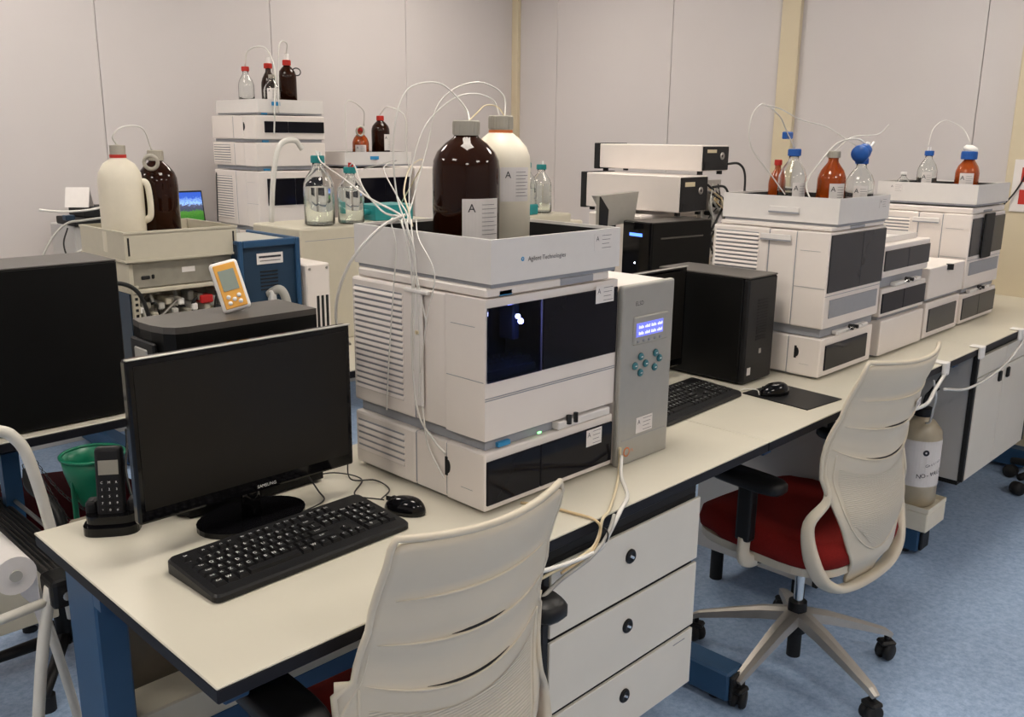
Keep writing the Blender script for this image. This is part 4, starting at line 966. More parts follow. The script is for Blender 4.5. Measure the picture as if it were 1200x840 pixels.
hose('power_cable', [(1.31, 2.475, 1.065), (1.345, 2.46, 1.05), (1.352, 2.455, 1.0), (1.34, 2.45, 0.93)], 0.005, 'cable', 'thick black power cable hanging from the rack unit beside the blue box', 'cable')
hose('power_cable', [(0.93, 2.47, 1.05), (0.99, 2.455, 1.055), (1.035, 2.45, 1.03), (1.06, 2.45, 0.97), (1.08, 2.46, 0.86)], 0.006, 'cable', 'thick black cable looping over the left of the rack behind the computer case', 'cable')
tt = thing('bottle_tray', 'beige open tray on the rack holding a white canister and a brown bottle', 'tray', (1.03, 2.49, 1.108))
W_, D_, H_ = 0.335, 0.305, 0.078
obj('shell', MB().box(0,0,0,W_,D_,0.006).box(0,0,0.006,W_,0.005,H_).box(0,D_-0.005,0.006,W_,D_,H_).box(0,0.005,0.006,0.005,D_-0.005,H_).box(W_-0.005,0.005,0.006,W_,D_-0.005,H_), 'beige', tt)
obj('lip', MB().box(-0.004,-0.004,-0.006,W_+0.004,D_,0.0).box(-0.003,-0.003,H_-0.006,W_+0.003,0.0,H_).box(-0.003,0,H_-0.006,0,D_,H_), 'beige', tt)
obj('corner_slot', MB().box(0.008,-0.001,0.012,0.013,0,H_-0.016).box(W_-0.013,-0.001,0.012,W_-0.008,0,H_-0.016), 'darker', tt)
# white canister with handle
t = thing('solvent_canister', 'white plastic canister with a side handle in the beige tray on the rack', 'canister', (1.088, 2.62, 1.115), -0.25)
t.scale = (0.88, 0.88, 1.0)
prof = [(0.0,0.0),(0.062,0),(0.068,0.008),(0.068,0.20),(0.064,0.225),(0.048,0.25),(0.028,0.262),(0.022,0.268),(0.022,0.275),(0,0.275)]
obj('body', MB().lathe(prof, 28), 'hdpe', t)
obj('handle', MB().tube(spline([(0.055,-0.02,0.200),(0.076,-0.03,0.19),(0.080,-0.03,0.11),(0.062,-0.02,0.09)]), 0.010, 10), 'hdpe', t)
obj('cap', MB().lathe([(0,0.275),(0.024,0.275),(0.024,0.30),(0,0.302)], 24, sharp=True), 'greycap', t)
obj('pour_ring', MB().lathe([(0.018,0.266),(0.0255,0.266),(0.0255,0.275),(0.018,0.275)], 24, sharp=True), 'redink', t)
bottle('brown glass bottle leaning cap ring, right of the white canister on the rack', 1.212, 2.655, 1.116, 0.057, 0.285, 'amber', 'greycap', 'winch', capr=0.022)
tag(obj('cap_ring', MB().tube([(0.019*math.cos(a), 0, 0.019*math.sin(a)) for a in [2*PI*i/18 for i in range(18)]], 0.0055, 8, closed=True, mx=T(1.170, 2.595, 1.368)@R(-0.7,'Z')), 'greycap'), 'grey open screw ring hanging at the neck of the brown bottle on the rack', 'cap')
# blue box
t = thing('blue_box', 'dark blue steel instrument box seen from its rear, right of the rack', 'instrument', (1.352, 2.46, 0.75))
W_, D_, H_ = 0.212, 0.31, 0.39
obj('case', MB().rbox(0,0.012,0,W_,D_,H_-0.012,0.004,1), 'navy', t)
obj('rim', MB().rbox(0,0,0,0.016,0.012,H_,0.003,1).rbox(W_-0.016,0,0,W_,0.012,H_,0.003,1).rbox(0.016,0,H_-0.022,W_-0.016,0.012,H_,0.003,1).rbox(0,0.012,H_-0.012,0.012,D_,H_,0.003,1).rbox(W_-0.012,0.012,H_-0.012,W_,D_,H_,0.003,1), 'blue_steel', t)
obj('top_insert', MB().box(0.012,0.012,H_-0.012,W_-0.012,D_-0.01,H_-0.008), 'gcable', t, label='grey top surface')
s_ = obj('rating_plate', MB().box(0.065,0.0105,H_-0.075,0.155,0.012,H_-0.042), 'paper', t)
obj('print', MB().box(0.072, 0.0098, H_-0.056, 0.148, 0.0104, H_-0.050).box(0.075,0.0098,H_-0.066,0.145,0.0104,H_-0.064), 'ink', s_)
sl = MB()
for i in range(6): sl.box(0.075, 0.0105, H_-0.10-i*0.011, 0.135, 0.012, H_-0.096-i*0.011)
obj('vent_slots', sl, 'darker', t, kind='stuff')
obj('cable_bundle', MB().tube(spline([(0.10,0.015,0.22),(0.125,-0.02,0.235),(0.14,-0.03,0.17),(0.14,-0.02,0.05)]), 0.014, 8), 'gcable', t)
obj('plug', MB().rbox(0.095,-0.012,0.20,0.115,0.012,0.235,0.003,1), 'white', t)
t = thing('grey_box', 'small light grey unit with rear sockets right of the blue box', 'instrument', (1.575, 2.45, 0.75))
obj('case', MB().rbox(0,0,0,0.088,0.26,0.302,0.004,1), 'inst', t)
for i in range(3): obj('socket', MB().rbox(0.035+i*0.017,-0.002,0.08,0.045+i*0.017,0.001,0.20,0.002,1), 'darker', t)
obj('screw', MB().cyl((0,0,0),0.004,0.003,8,T(0.012,0,0.288)@R(PI/2,'X')).cyl((0,0,0),0.004,0.003,8,T(0.076,0,0.288)@R(PI/2,'X')), 'metal', t)
t = thing('beige_box', 'large beige metal box carrying two teal-capped bottles behind the nearest stack', 'instrument', (1.665, 2.62, 0.75))
obj('case', MB().rbox(0,0,0,0.62,0.30,0.395,0.006,2), 'beige', t)
obj('lid_line', MB().box(0.02,-0.0006,0.352,0.60,0.0005,0.354), 'inst_in', t)
dm = MB()
for i in range(4):
    for j in range(4): dm.cyl((0,0,0),0.0045,0.001,8,T(0.27+i*0.016,0,0.30-j*0.018)@R(PI/2,'X'))
obj('vent_holes', dm, 'darker', t, kind='stuff')
bottle('clear glass bottle with a teal cap, left one on the beige box', 1.80, 2.70, 1.146, 0.052, 0.235, 'glass', 'teal', fill=0.55, group='teal-capped bottles', capr=0.023, lab=None)
bottle('smaller clear glass bottle with a teal cap, right one on the beige box', 1.925, 2.69, 1.146, 0.047, 0.195, 'glass', 'teal', fill=0.65, group='teal-capped bottles', capr=0.022)
for i, (px_, py_, h_) in enumerate(((1.80, 2.70, 1.38), (1.925, 2.69, 1.34))):
    tag(obj('tube_fitting', MB().cyl((px_, py_, h_), 0.006, 0.016, 8).cyl((px_+0.012, py_, h_), 0.004, 0.012, 8), 'redcap' if i else 'white'), ['white tube fitting on the left teal cap of the beige box', 'small red tube fitting on the right teal cap of the beige box'][i], 'fitting')
t = thing('teal_case', 'small teal plastic case lying on the beige box behind the white tubing', 'case', (2.04, 2.70, 1.146), 0.0)
obj('body', MB().prism([(0.0,0.0),(0.15,-0.03),(0.18,0.03),(0.17,0.12),(0.0,0.12)], 0.0, 0.055), 'teal', t)
obj('clasp', MB().rbox(-0.03,0.03,0.02,0.0,0.08,0.04,0.004,1), 'teal', t)
hose('white_hose', [(1.70, 2.85, 1.15), (1.71, 2.84, 1.30), (1.74, 2.84, 1.41), (1.80, 2.84, 1.43), (1.83, 2.84, 1.40)], 0.010, 'tube', 'thick white hose arching behind the teal-capped bottles on the beige box', 'hose')
t = thing('sample_shelf', 'pale low box holding two teal-capped bottles right of the white plastic bottle', 'box', (2.78, 2.62, 0.75))
obj('case', MB().rbox(0,0,0,0.26,0.28,0.38,0.008,2), 'beige', t)
obj('ledge', MB().rbox(0.26,0,0.0,0.34,0.25,0.345,0.008,2), 'beige', t)
bottle('clear bottle with a teal cap just right of the white plastic bottle', 2.835, 2.70, 1.131, 0.045, 0.215, 'glass', 'teal', fill=0.5, group='teal-capped bottles', capr=0.020, spikes=1)
bottle('clear bottle with a teal cap, rightmost of the teal-capped pair on the pale box', 2.95, 2.72, 1.131, 0.047, 0.205, 'glass', 'teal', fill=0.6, group='teal-capped bottles', capr=0.021, spikes=1)
tag(obj('teal_clip', MB().rbox(2.80, 2.64, 1.132, 2.85, 2.66, 1.175, 0.004, 1), 'teal'), 'teal plastic block in front of the clear bottle on the pale box', 'clip')
# monitor seen from the side, on the second row
t = thing('far_monitor', 'grey monitor seen edge-on with black side, left of the badge-lit computer', 'monitor', (3.27, 2.65, 0.75))
obj('casing', MB().prism([(0.0,0.30),(0.0,0.44),(0.06,0.375),(0.05,0.30)], 0.0, 0.02, axis='y').prism([(0.0,0.442),(0.30,0.452),(0.27,0.31),(0.05,0.30),(0.055,0.375)], 0.006, 0.05, axis='y'), 'silver', t)
obj('bezel', MB().prism([(-0.003,0.28),(-0.003,0.44),(0.058,0.378),(0.05,0.28)], -0.008, 0.0, axis='y'), 'darker', t)
obj('stand', MB().rbox(0.10,0.0,0.0,0.22,0.16,0.015,0.004,1).rbox(0.14,0.04,0.015,0.18,0.06,0.31,0.004,1), 'darker', t)
# long white detector boxes
def long_box(label, x, y, z, W_, D_, H_):
    t = thing('detector_box', label, 'instrument', (x, y, z), 0, 'long white detector boxes')
    obj('case', MB().rbox(0,0.004,0.006,W_,D_-0.02,H_,0.004,1), 'inst', t)
    obj('rear_panel', MB().rbox(0.004,-0.003,0.010,W_-0.004,0.004,H_-0.006,0.002,1), 'dark', t)
    obj('front_bezel', MB().rbox(-0.004,D_-0.02,0.0,W_+0.004,D_+0.015,H_+0.004,0.003,1), 'darker', t)
    obj('fan_grille', MB().lathe([(0.008,0),(0.018,0),(0.018,0.004),(0.008,0.004)], 16, T(W_*0.72,-0.003,H_*0.6)@R(PI/2,'X')), 'metal', t)
    obj('rating_print', MB().box(W_*0.15,-0.0045,H_*0.72,W_*0.5,-0.003,H_*0.84), 'tube_y', t)
    obj('inlet', MB().rbox(W_*0.08,-0.006,0.016,W_*0.25,-0.003,0.05,0.002,1), 'darker', t)
    ft = MB()
    for a, b in ((0.02,0.02),(W_-0.04,0.02),(0.02,D_-0.05),(W_-0.04,D_-0.05)): ft.box(a,b,-0.012,a+0.02,b+0.02,0.006)
    obj('foot', ft, 'darker', t)
    return t
ub = thing('support_box', 'grey instrument under the two long white detector boxes, behind the computer', 'instrument', (3.60, 2.66, 0.75))
obj('case', MB().rbox(0,0,0,0.50,0.33,0.335,0.006,1), 'inst', ub)
obj('rear_panel', MB().rbox(0.02,-0.003,0.02,0.48,0.001,0.31,0.002,1), 'rearpanel', ub)
long_box('lower of two long white boxes on the second row, with a black rear panel', 3.685, 2.50, 1.098, 0.235, 0.60, 0.178)
long_box('upper of two long white boxes, the highest thing on the second row', 3.86, 2.50, 1.290, 0.235, 0.66, 0.130)
random.seed(5)
vg = thing('valve_block', 'metal valve block with tangled tubing behind the second stack', 'valve block', (3.93, 2.50, 0.75))
obj('bracket', MB().rbox(0.0, 0.03, 0.0, 0.16, 0.06, 0.50, 0.003, 1), 'metal', vg)
for i in range(5): obj('valve', MB().cyl((0,0,0), 0.012, 0.035, 10, T(0.03+0.025*i, 0.03, 0.34+0.035*((i*3)%4))@R(PI/2,'X')), ['dark','chrome','tube_o','dark','metal'][i], vg)
for i in range(12):
    c = ['cable','tube_o','cable','gcable','tube','tube_y'][i % 6]
    p = [(0.02+0.012*i, 0.02, 0.48-0.02*(i % 4))]
    for k_ in range(4): p.append((0.08+random.uniform(-.08,.08), random.uniform(-.05,.0), 0.40-0.10*k_+random.uniform(-.02,.02)))
    obj('valve_tube', MB().tube(spline(p,6), 0.0035 if i % 3 else 0.006, 6), c, vg)
hose('power_cable', [(4.05, 2.48, 1.33), (4.10, 2.44, 1.33), (4.13, 2.42, 1.27), (4.13, 2.42, 1.10)], 0.006, 'cable', 'black power cable drooping from the upper long white box', 'cable')
hose('power_cable', [(3.93, 2.48, 1.22), (3.98, 2.44, 1.22), (4.00, 2.42, 1.15), (3.97, 2.42, 1.08)], 0.006, 'cable', 'black power cable curving from the lower long white box', 'cable')
gl = thing('fan_unit', 'small beige and black round fan unit behind the bottle tray of the nearest stack', 'fan', (2.55, 2.05, 0.75))
bpy.data.objects.remove(gl)
# laptop on a riser near the wall
t = thing('laptop', 'open laptop showing a blue sky and green hills, by the tall corner stack', 'laptop', (2.03, 4.14, 0.75))
obj('riser', MB().rbox(-0.06,-0.02,0,0.24,0.32,0.25,0.004,1), 'cabside', t)
obj('base', MB().rbox(-0.04,0.0,0.251,0.20,0.17,0.268,0.003,1), 'dark', t)
lm = T(-0.03,0.17,0.268)@R(-0.15,'X')
obj('lid', MB().rbox(-0.004,0,0,0.202,0.008,0.158,0.003,1,lm), 'dark', t)
m_ = bpy.data.materials.new('landscape_wallpaper'); m_.use_nodes = True
n = m_.node_tree.nodes; l = m_.node_tree.links; b = n['Principled BSDF']
tc = n.new('ShaderNodeTexCoord'); sp = n.new('ShaderNodeSeparateXYZ'); ns = n.new('ShaderNodeTexNoise'); ns.inputs['Scale'].default_value = 18
ad = n.new('ShaderNodeMath'); ad.operation = 'MULTIPLY_ADD'; ad.inputs[1].default_value = 0.35
rp = n.new('ShaderNodeValToRGB'); rp.color_ramp.interpolation = 'LINEAR'
l.new(tc.outputs['Generated'], sp.inputs[0]); l.new(tc.outputs['Generated'], ns.inputs['Vector']); l.new(ns.outputs[0], ad.inputs[0]); l.new(sp.outputs['Z'], ad.inputs[2]); l.new(ad.outputs[0], rp.inputs[0])
e = rp.color_ramp.elements; e[0].position = 0.3; e[0].color = (0.02,0.12,0.01,1); e[1].position = 1.0; e[1].color = (0.02,0.08,0.45,1)
for p_, c_ in ((0.5,(0.05,0.18,0.02,1)),(0.56,(0.03,0.04,0.08,1)),(0.72,(0.06,0.06,0.12,1)),(0.78,(0.25,0.45,0.8,1))): q_ = e.new(p_); q_.color = c_
l.new(rp.outputs[0], b.inputs['Emission Color']); b.inputs['Emission Strength'].default_value = 1.0; l.new(rp.outputs[0], b.inputs['Base Color'])
M['wallpaper'] = m_
obj('display', MB().box(0.004,-0.001,0.01,0.194,0.0,0.150,lm), 'wallpaper', t)
hose('black_cable', [(2.26, 4.3, 1.02), (2.28, 4.33, 1.12), (2.31, 4.38, 1.24), (2.33, 4.40, 1.27)], 0.004, 'cable', 'black cable rising from the laptop to the tall corner stack', 'cable')
# boxes and card near the left wall
t = thing('network_box', 'black device pile with plugs behind the white canister near the wall', 'device', (1.50, 4.12, 0.75))
obj('stand', MB().rbox(0,0.02,0,0.26,0.30,0.30,0.004,1), 'cabside', t)
obj('device', MB().rbox(0.0,0.0,0.301,0.24,0.22,0.335,0.004,1).rbox(0.05,0.02,0.336,0.24,0.2,0.378,0.004,1), 'darker', t)
obj('plug', MB().rbox(-0.04,-0.01,0.330,0.0,0.03,0.352,0.003,1), 'navy', t)
tag(obj('folded_card', MB().prism([(0.0,0.0),(0.035,0.085),(0.037,0.085),(0.075,0.0),(0.073,0.0),(0.036,0.082),(0.002,0.0)], 0, 0.10, axis='y', mx=T(1.575,4.15,1.129)@R(0.9,'Z')), 'paper'), 'white folded tent card standing on the black devices near the wall', 'card')
for i, (pts_, r_, c_, lab_) in enumerate((
    ([(1.72,4.1,1.16),(1.58,4.1,1.125),(1.45,4.1,1.12),(1.36,4.12,1.13)],0.005,'tube','white cable running left from the folded card'),
    ([(1.66,4.1,1.09),(1.52,4.08,1.08),(1.46,4.1,1.07),(1.40,4.1,1.02),(1.345,4.1,0.93),(1.33,4.1,0.85)],0.005,'gcable','grey cable hanging down the left wall furthest left'),
    ([(1.60,4.05,0.98),(1.50,4.05,0.96),(1.42,4.05,0.92),(1.37,4.05,0.84)],0.005,'gcable','grey cable sagging lower right on the left wall'),
    ([(1.46,4.1,1.05),(1.43,4.08,0.98),(1.45,4.07,0.88)],0.0035,'cable','thin dark cable hanging between the grey wall cables'))):
    hose('wall_cable', pts_, r_, c_, lab_, 'cable', 'cables near the left wall')

# red warning sign on the pillar
t = thing('wall_sign', 'white sign with red squares on the beige pillar at the right edge', 'sign', (4.640, 1.10, 1.14))
obj('board', MB().rbox(-0.008,0,0,0,0.235,0.235,0.002,1), 'paper', t)
for zq in (0.035, 0.135): obj('red_square', MB().box(-0.0095,0.07,zq,-0.008,0.20,zq+0.065), 'redink', t)
hose('black_cable', [(4.60,1.35,1.17),(4.62,1.32,1.22),(4.63,1.29,1.29),(4.63,1.28,1.36)], 0.004, 'cable', 'thin black cable rising beside the red sign', 'cable')
hose('black_hose', [(4.14,1.50,0.79),(4.25,1.46,0.80),(4.40,1.42,0.795),(4.52,1.40,0.785),(4.62,1.42,0.78)], 0.016, 'cable', 'thick black hose lying along the back of the far right bench', 'hose')

# ================================================================ STEP STOOL, ROLL, FUNNEL
t = thing('step_stool', 'white tubular folding step stool with a ribbed dark tread left of the bench', 'step stool', (0.0, 0.0, 0.0))
def tb(name, pts, r=0.011, m='ladder', k=8): return obj(name, MB().tube(spline(pts, k), r, 12), m, t)
tb('hoop', [(0.36,1.95,0.89),(0.46,1.95,0.885),(0.524,1.95,0.864),(0.546,1.95,0.847),(0.566,1.95,0.809),(0.582,1.95,0.729),(0.594,1.95,0.645),(0.614,1.95,0.483),(0.620,1.95,0.414)], 0.012)
tb('front_leg', [(0.552,1.85,0.55),(0.524,1.85,0.42),(0.500,1.85,0.272),(0.455,1.85,-0.045)], 0.012)
tb('rear_leg', [(0.575,2.08,0.52),(0.592,2.10,0.434),(0.624,2.12,0.29),(0.665,2.16,0.08),(0.688,2.19,-0.045)], 0.011)
tb('side_leg', [(0.30,1.85,0.55),(0.28,1.85,0.27),(0.24,1.85,-0.045)], 0.012)
for fx_, fy_ in ((0.455,1.85),(0.688,2.19),(0.24,1.85)): obj('rubber_foot', MB().cyl((fx_,fy_,FL),0.016,0.03,12), 'darker', t)
tm = MB().rbox(0.566,1.90,0.532,0.634,2.42,0.556,0.005,2)
obj('tread', tm, 'tread', t)
rb_ = MB()
for i in range(6): rb_.box(0.571+i*0.010, 1.905, 0.556, 0.576+i*0.010, 2.415, 0.5585)
obj('tread_ribs', rb_, 'dark', t, kind='stuff')
obj('tread_rail', MB().tube([(0.640,1.92,0.566),(0.640,2.42,0.566)],0.005,8), 'metal', t)
obj('crossbar', MB().tube([(0.30,1.85,0.50),(0.552,1.85,0.52)],0.010,10), 'ladder', t)
obj('hinge', MB().rbox(0.545,1.82,0.505,0.600,1.895,0.568,0.010,2), 'dark', t)
obj('hinge_bolt', MB().cyl((0,0,0),0.010,0.008,12,T(0.572,1.82,0.535)@R(PI/2,'X')), 'chrome', t)
t2 = thing('paper_roll', 'white paper roll with a torn hanging sheet below the step stool tread', 'paper roll', (0.497,1.87,0.585))
obj('roll', MB().lathe([(0.010,0),(0.040,0),(0.040,0.30),(0.010,0.30)], 26, R(-PI/2,'X'), sharp=True), 'paper', t2)
obj('sheet', MB().prism([(0.0,0.0),(0.24,0.0),(0.235,-0.10),(0.18,-0.085),(0.12,-0.105),(0.06,-0.10),(0.03,-0.13),(0.012,-0.165),(0.0,-0.12)], 0.0385, 0.0393, axis='x'), 'paper', t2)
obj('end_cap', MB().lathe([(0,0.0),(0.012,0.0),(0.012,0.004),(0,0.004)], 18, R(PI/2,'X'), sharp=True), 'gcable', t2)
# green funnel stand
t = thing('green_funnel', 'green plastic funnel holder behind the cordless phone', 'funnel', (0.725, 2.03, 0.0))
obj('bowl', MB().lathe([(0.030,0.635),(0.045,0.66),(0.060,0.715),(0.064,0.745),(0.067,0.745),(0.062,0.71),(0.047,0.655),(0.034,0.63)], 28), 'green', t)
obj('rim', MB().tube([(0.067*math.cos(a),0.067*math.sin(a),0.745) for a in [2*PI*i/28 for i in range(28)]],0.004,6,closed=True), 'green', t)
for a in (3.4, 5.6, 1.5): obj('support_arm', MB().rbox(-0.006,-0.004,0.50,0.006,0.004,0.70,0.002,1,T(0.054*math.cos(a),0.054*math.sin(a),0)@R(a,'Z')), 'green', t)
obj('post', MB().cyl((0,0,FL),0.012,0.60,12).cyl((0,0,FL),0.08,0.02,20), 'dark', t)
obj('collar', MB().lathe([(0.01,0.52),(0.05,0.52),(0.058,0.50),(0.01,0.50)], 20), 'green', t)
def chain(label, a, b, r=0.006, sag=0.02):
    a, b = Vector(a), Vector(b); L = (b-a).length; n_ = int(L/0.014); mb = MB()
    for i in range(n_):
        q_ = (i+0.5)/n_; p = a.lerp(b, q_); p.z -= sag*math.sin(PI*q_)
        d_ = (b-a).normalized(); M4 = d_.to_track_quat('Z', 'Y').to_matrix().to_4x4()
        mb.tube([(0.0035*math.cos(w_), 0, 0.009*math.sin(w_)) for w_ in [2*PI*j/8 for j in range(8)]], 0.0011, 4, T(*p)@M4@R((i % 2)*PI/2,'Z'), closed=True)
    return tag(obj('chain', mb, 'cable'), label, 'chain', 'black link chains')
chain('black link chain hanging left, between stool and green funnel', (0.63,2.20,0.70), (0.66,1.99,0.50))
chain('black link chain sloping toward the phone in the middle', (0.65,2.20,0.70), (0.71,1.98,0.50))
chain('black link chain running to the green funnel arm', (0.66,2.22,0.70), (0.715,2.07,0.60))
cb = hose('dark_cable', [(0.865,2.18,0.735),(0.84,2.12,0.72),(0.815,2.08,0.67),(0.80,2.02,0.62)], 0.004, 'cable', 'dark cable dropping from the second row bench behind the funnel', 'cable')
hose('dark_cable_bundle', [(0.655,2.262,0.66),(0.64,2.20,0.64),(0.665,2.12,0.60),(0.665,2.06,0.50),(0.67,2.04,0.40)], 0.012, 'cable', 'thick dark cable bundle hanging beside the white step stool hoop', 'cable')

# ================================================================ CARBOY
t = thing('waste_carboy', 'cloudy plastic waste carboy with a white label and black cap under the bench', 'carboy', (3.375, 1.168, 0.128))
t.scale = (0.95, 0.95, 0.95)
obj('body', MB().lathe([(0,0.004),(0.075,0),(0.082,0.01),(0.082,0.27),(0.078,0.30),(0.05,0.335),(0.032,0.345),(0.030,0.36),(0,0.36)], 30), 'carboy', t)
obj('cap', MB().lathe([(0,0.355),(0.036,0.355),(0.036,0.385),(0,0.387)], 20, sharp=True), 'dark', t)
obj('dip_tubes', MB().tube(spline([(0,0,0.385),(0.01,0,0.43),(-0.02,-0.03,0.47),(0.02,-0.06,0.55)]),0.004,6).tube(spline([(0.01,0,0.385),(0.02,0,0.42),(0.05,-0.03,0.46)]),0.008,8), 'dark', t)
lb = obj('paper_label', MB().arc_patch(0.0824,0.085,0.27,PI*1.19-0.95,PI*1.19+1.3,16), 'paper', t)
pm = MB(); a_ = PI*1.19
for i_, ch_ in enumerate('NO-VALE'): aa = a_-0.12+0.2*i_; pm.text(ch_, 0.024, T(0.0836*math.cos(aa),0.0836*math.sin(aa),0.128+0.003*i_)@R(aa+PI/2,'Z')@FACE_FRONT)
for i_, ch_ in enumerate('Gestion'): aa = a_+0.20+0.12*i_; pm.text(ch_, 0.017, T(0.0836*math.cos(aa),0.0836*math.sin(aa),0.172+0.003*i_)@R(aa+PI/2,'Z')@FACE_FRONT)
pm.lathe([(0.004,0),(0.012,0),(0.012,0.0006),(0.004,0.0006)], 16, T(0.0836*math.cos(a_+.1),0.0836*math.sin(a_+.1),0.225)@R(a_+.1+PI/2,'Z')@R(PI/2,'X'))
obj('label_print', pm, 'ink', lb)
tag(obj('spill_tray', MB().rbox(3.285,1.075,0.047,3.465,1.262,0.122,0.004,1).box(3.285,1.075,0.122,3.465,1.080,0.140).box(3.285,1.257,0.122,3.465,1.262,0.140).box(3.285,1.08,0.122,3.29,1.257,0.140).box(3.46,1.08,0.122,3.465,1.257,0.140), 'hdpe'), 'cream spill tray under the waste carboy', 'tray')

# ================================================================ TUBING
g = 'white tubes of the nearest stack'
def tb_(pts, r, m, lab, grp=g): hose('solvent_tube', pts, r, m, lab, 'tube', grp)
tb_([(1.403,1.40,1.488),(1.417,1.42,1.535),(1.355,1.42,1.558),(1.283,1.42,1.545),(1.231,1.42,1.506),(1.205,1.42,1.43),(1.15,1.40,1.33),(1.11,1.37,1.285),(1.105,1.345,1.24),(1.104,1.335,1.15),(1.104,1.33,1.05),(1.104,1.335,0.95)], 0.0016, 'tube', 'white tube arching highest from the white bottle cap down the stack side')
tb_([(1.398,1.41,1.488),(1.386,1.42,1.525),(1.323,1.42,1.535),(1.26,1.42,1.516),(1.197,1.42,1.465),(1.163,1.42,1.383),(1.14,1.40,1.317),(1.107,1.35,1.25),(1.104,1.345,1.15),(1.104,1.35,1.00)], 0.0015, 'tube', 'white tube arching lower from the white bottle cap')
tb_([(1.278,1.375,1.475),(1.29,1.40,1.505),(1.249,1.42,1.548),(1.194,1.42,1.55),(1.153,1.42,1.533),(1.129,1.42,1.488),(1.119,1.42,1.416),(1.118,1.41,1.335),(1.108,1.37,1.28),(1.104,1.34,1.2),(1.104,1.31,1.1)], 0.0016, 'tube', 'white tube arching leftmost from the brown bottle cap')
tb_([(1.395,1.39,1.488),(1.38,1.40,1.51),(1.345,1.40,1.512),(1.31,1.39,1.495),(1.275,1.378,1.478)], 0.0014, 'tube_y', 'short yellowish tube joining the two big bottle caps')
tb_([(1.13,1.40,1.30),(1.09,1.42,1.28),(1.05,1.45,1.23),(1.045,1.49,1.18),(1.045,1.52,1.12),(1.06,1.54,1.06),(1.10,1.555,1.02)], 0.0030, 'tube', 'thicker white hose looping left of the nearest stack')
tb_([(1.16,1.42,1.285),(1.12,1.40,1.29),(1.106,1.37,1.26),(1.104,1.35,1.17),(1.104,1.355,1.05),(1.104,1.34,0.92),(1.104,1.29,0.87),(1.107,1.26,0.85)], 0.0022, 'tube', 'white tube reaching the lowest module latch')
tb_([(1.15,1.44,1.285),(1.11,1.42,1.29),(1.105,1.40,1.24),(1.104,1.41,1.15),(1.104,1.43,1.0),(1.104,1.44,0.90)], 0.0015, 'tube', 'thin tube sloping across the vents of the nearest stack')
tb_([(1.14,1.38,1.29),(1.105,1.33,1.26),(1.100,1.28,1.20),(1.098,1.30,1.12),(1.104,1.33,1.00)], 0.0013, 'tube', 'thin tube bowing forward on the side of the nearest stack')
tb_([(1.104,1.325,0.93),(1.103,1.31,0.86),(1.103,1.28,0.82),(1.104,1.262,0.80)], 0.0018, 'tube', 'short tube curving on the side of the lowest module')
g5 = 'tubes from the teal-capped bottles'
tb_([(1.80,2.70,1.385),(1.75,2.60,1.36),(1.55,2.2,1.33),(1.30,1.75,1.31),(1.17,1.47,1.295),(1.125,1.40,1.285)], 0.0026, 'tube', 'tube from the left teal-capped bottle to the nearest stack', g5)
tb_([(1.925,2.69,1.345),(1.88,2.6,1.35),(1.62,2.2,1.30),(1.38,1.8,1.27),(1.20,1.50,1.285),(1.125,1.39,1.28)], 0.0026, 'tube', 'tube from the right teal-capped bottle to the nearest stack', g5)
tb_([(2.20,2.75,1.20),(2.10,2.5,1.36),(1.80,2.2,1.36),(1.45,1.8,1.32),(1.22,1.5,1.295),(1.13,1.38,1.28)], 0.0022, 'tube_y', 'yellowish tube from behind the teal case to the nearest stack', g5)
tb_([(1.98,2.68,1.335),(1.90,2.4,1.37),(1.62,2.1,1.36),(1.35,1.7,1.31),(1.18,1.46,1.30),(1.125,1.38,1.285)], 0.0018, 'tube', 'thin tube passing over the teal case', g5)
# side guide strip and plug on the near stack
gs = thing('tube_guide', 'clear tube guide strip clipped to the side of the nearest stack', 'tube guide', (1.104, 1.325, 0.93))
obj('strip', MB().rbox(0,0,0,0.006,0.028,0.225,0.002,1), 'tray_white', gs)
obj('clip', MB().rbox(-0.003,-0.02,0.226,0.007,0.05,0.234,0.002,1), 'tray_white', gs)
obj('stop', MB().cyl((0,0,0),0.004,0.004,10,T(0,0.012,0.15)@R(-PI/2,'Y')), 'tube_y', gs)
# drain hoses over the bench front
g6 = 'drain hoses at the bench front'
tb_([(1.497,1.135,0.800),(1.494,1.132,0.757),(1.403,1.069,0.754),(1.300,1.005,0.754),(1.262,0.990,0.752),(1.245,0.985,0.725),(1.225,0.985,0.705),(1.17,0.985,0.697),(1.09,0.99,0.69)], 0.0032, 'tube_y', 'yellowed hose running from the silver detector over the bench edge', g6)
tb_([(1.500,1.132,0.78),(1.46,1.10,0.754),(1.383,1.025,0.754),(1.32,0.992,0.753),(1.275,0.984,0.72),(1.24,0.98,0.70),(1.16,0.982,0.70),(1.08,0.99,0.705)], 0.0045, 'tube', 'white hose falling over the bench edge nearest the silver detector', g6)
tb_([(1.205,1.15,0.753),(1.227,1.103,0.754),(1.238,1.047,0.754),(1.246,1.000,0.753),(1.25,0.985,0.735),(1.22,0.982,0.70),(1.14,0.985,0.685)], 0.0030, 'tube_o', 'amber hose crossing the bench from under the nearest stack', g6)
tb_([(1.300,0.992,0.748),(1.262,0.978,0.722),(1.215,0.978,0.694),(1.14,0.985,0.672),(1.08,0.99,0.645)], 0.0040, 'gcable', 'greyish hose bundled below the bench edge', g6)
ct = obj('cable_tie', MB().tube([(1.255+0.004*math.cos(a), 0.983+0.012*math.sin(a), 0.722+0.014*math.cos(a)) for a in [2*PI*i/12 for i in range(12)]],0.0018,6,closed=True), 'cable')
tag(ct, 'black cable tie around the hoses at the bench edge', 'cable tie')
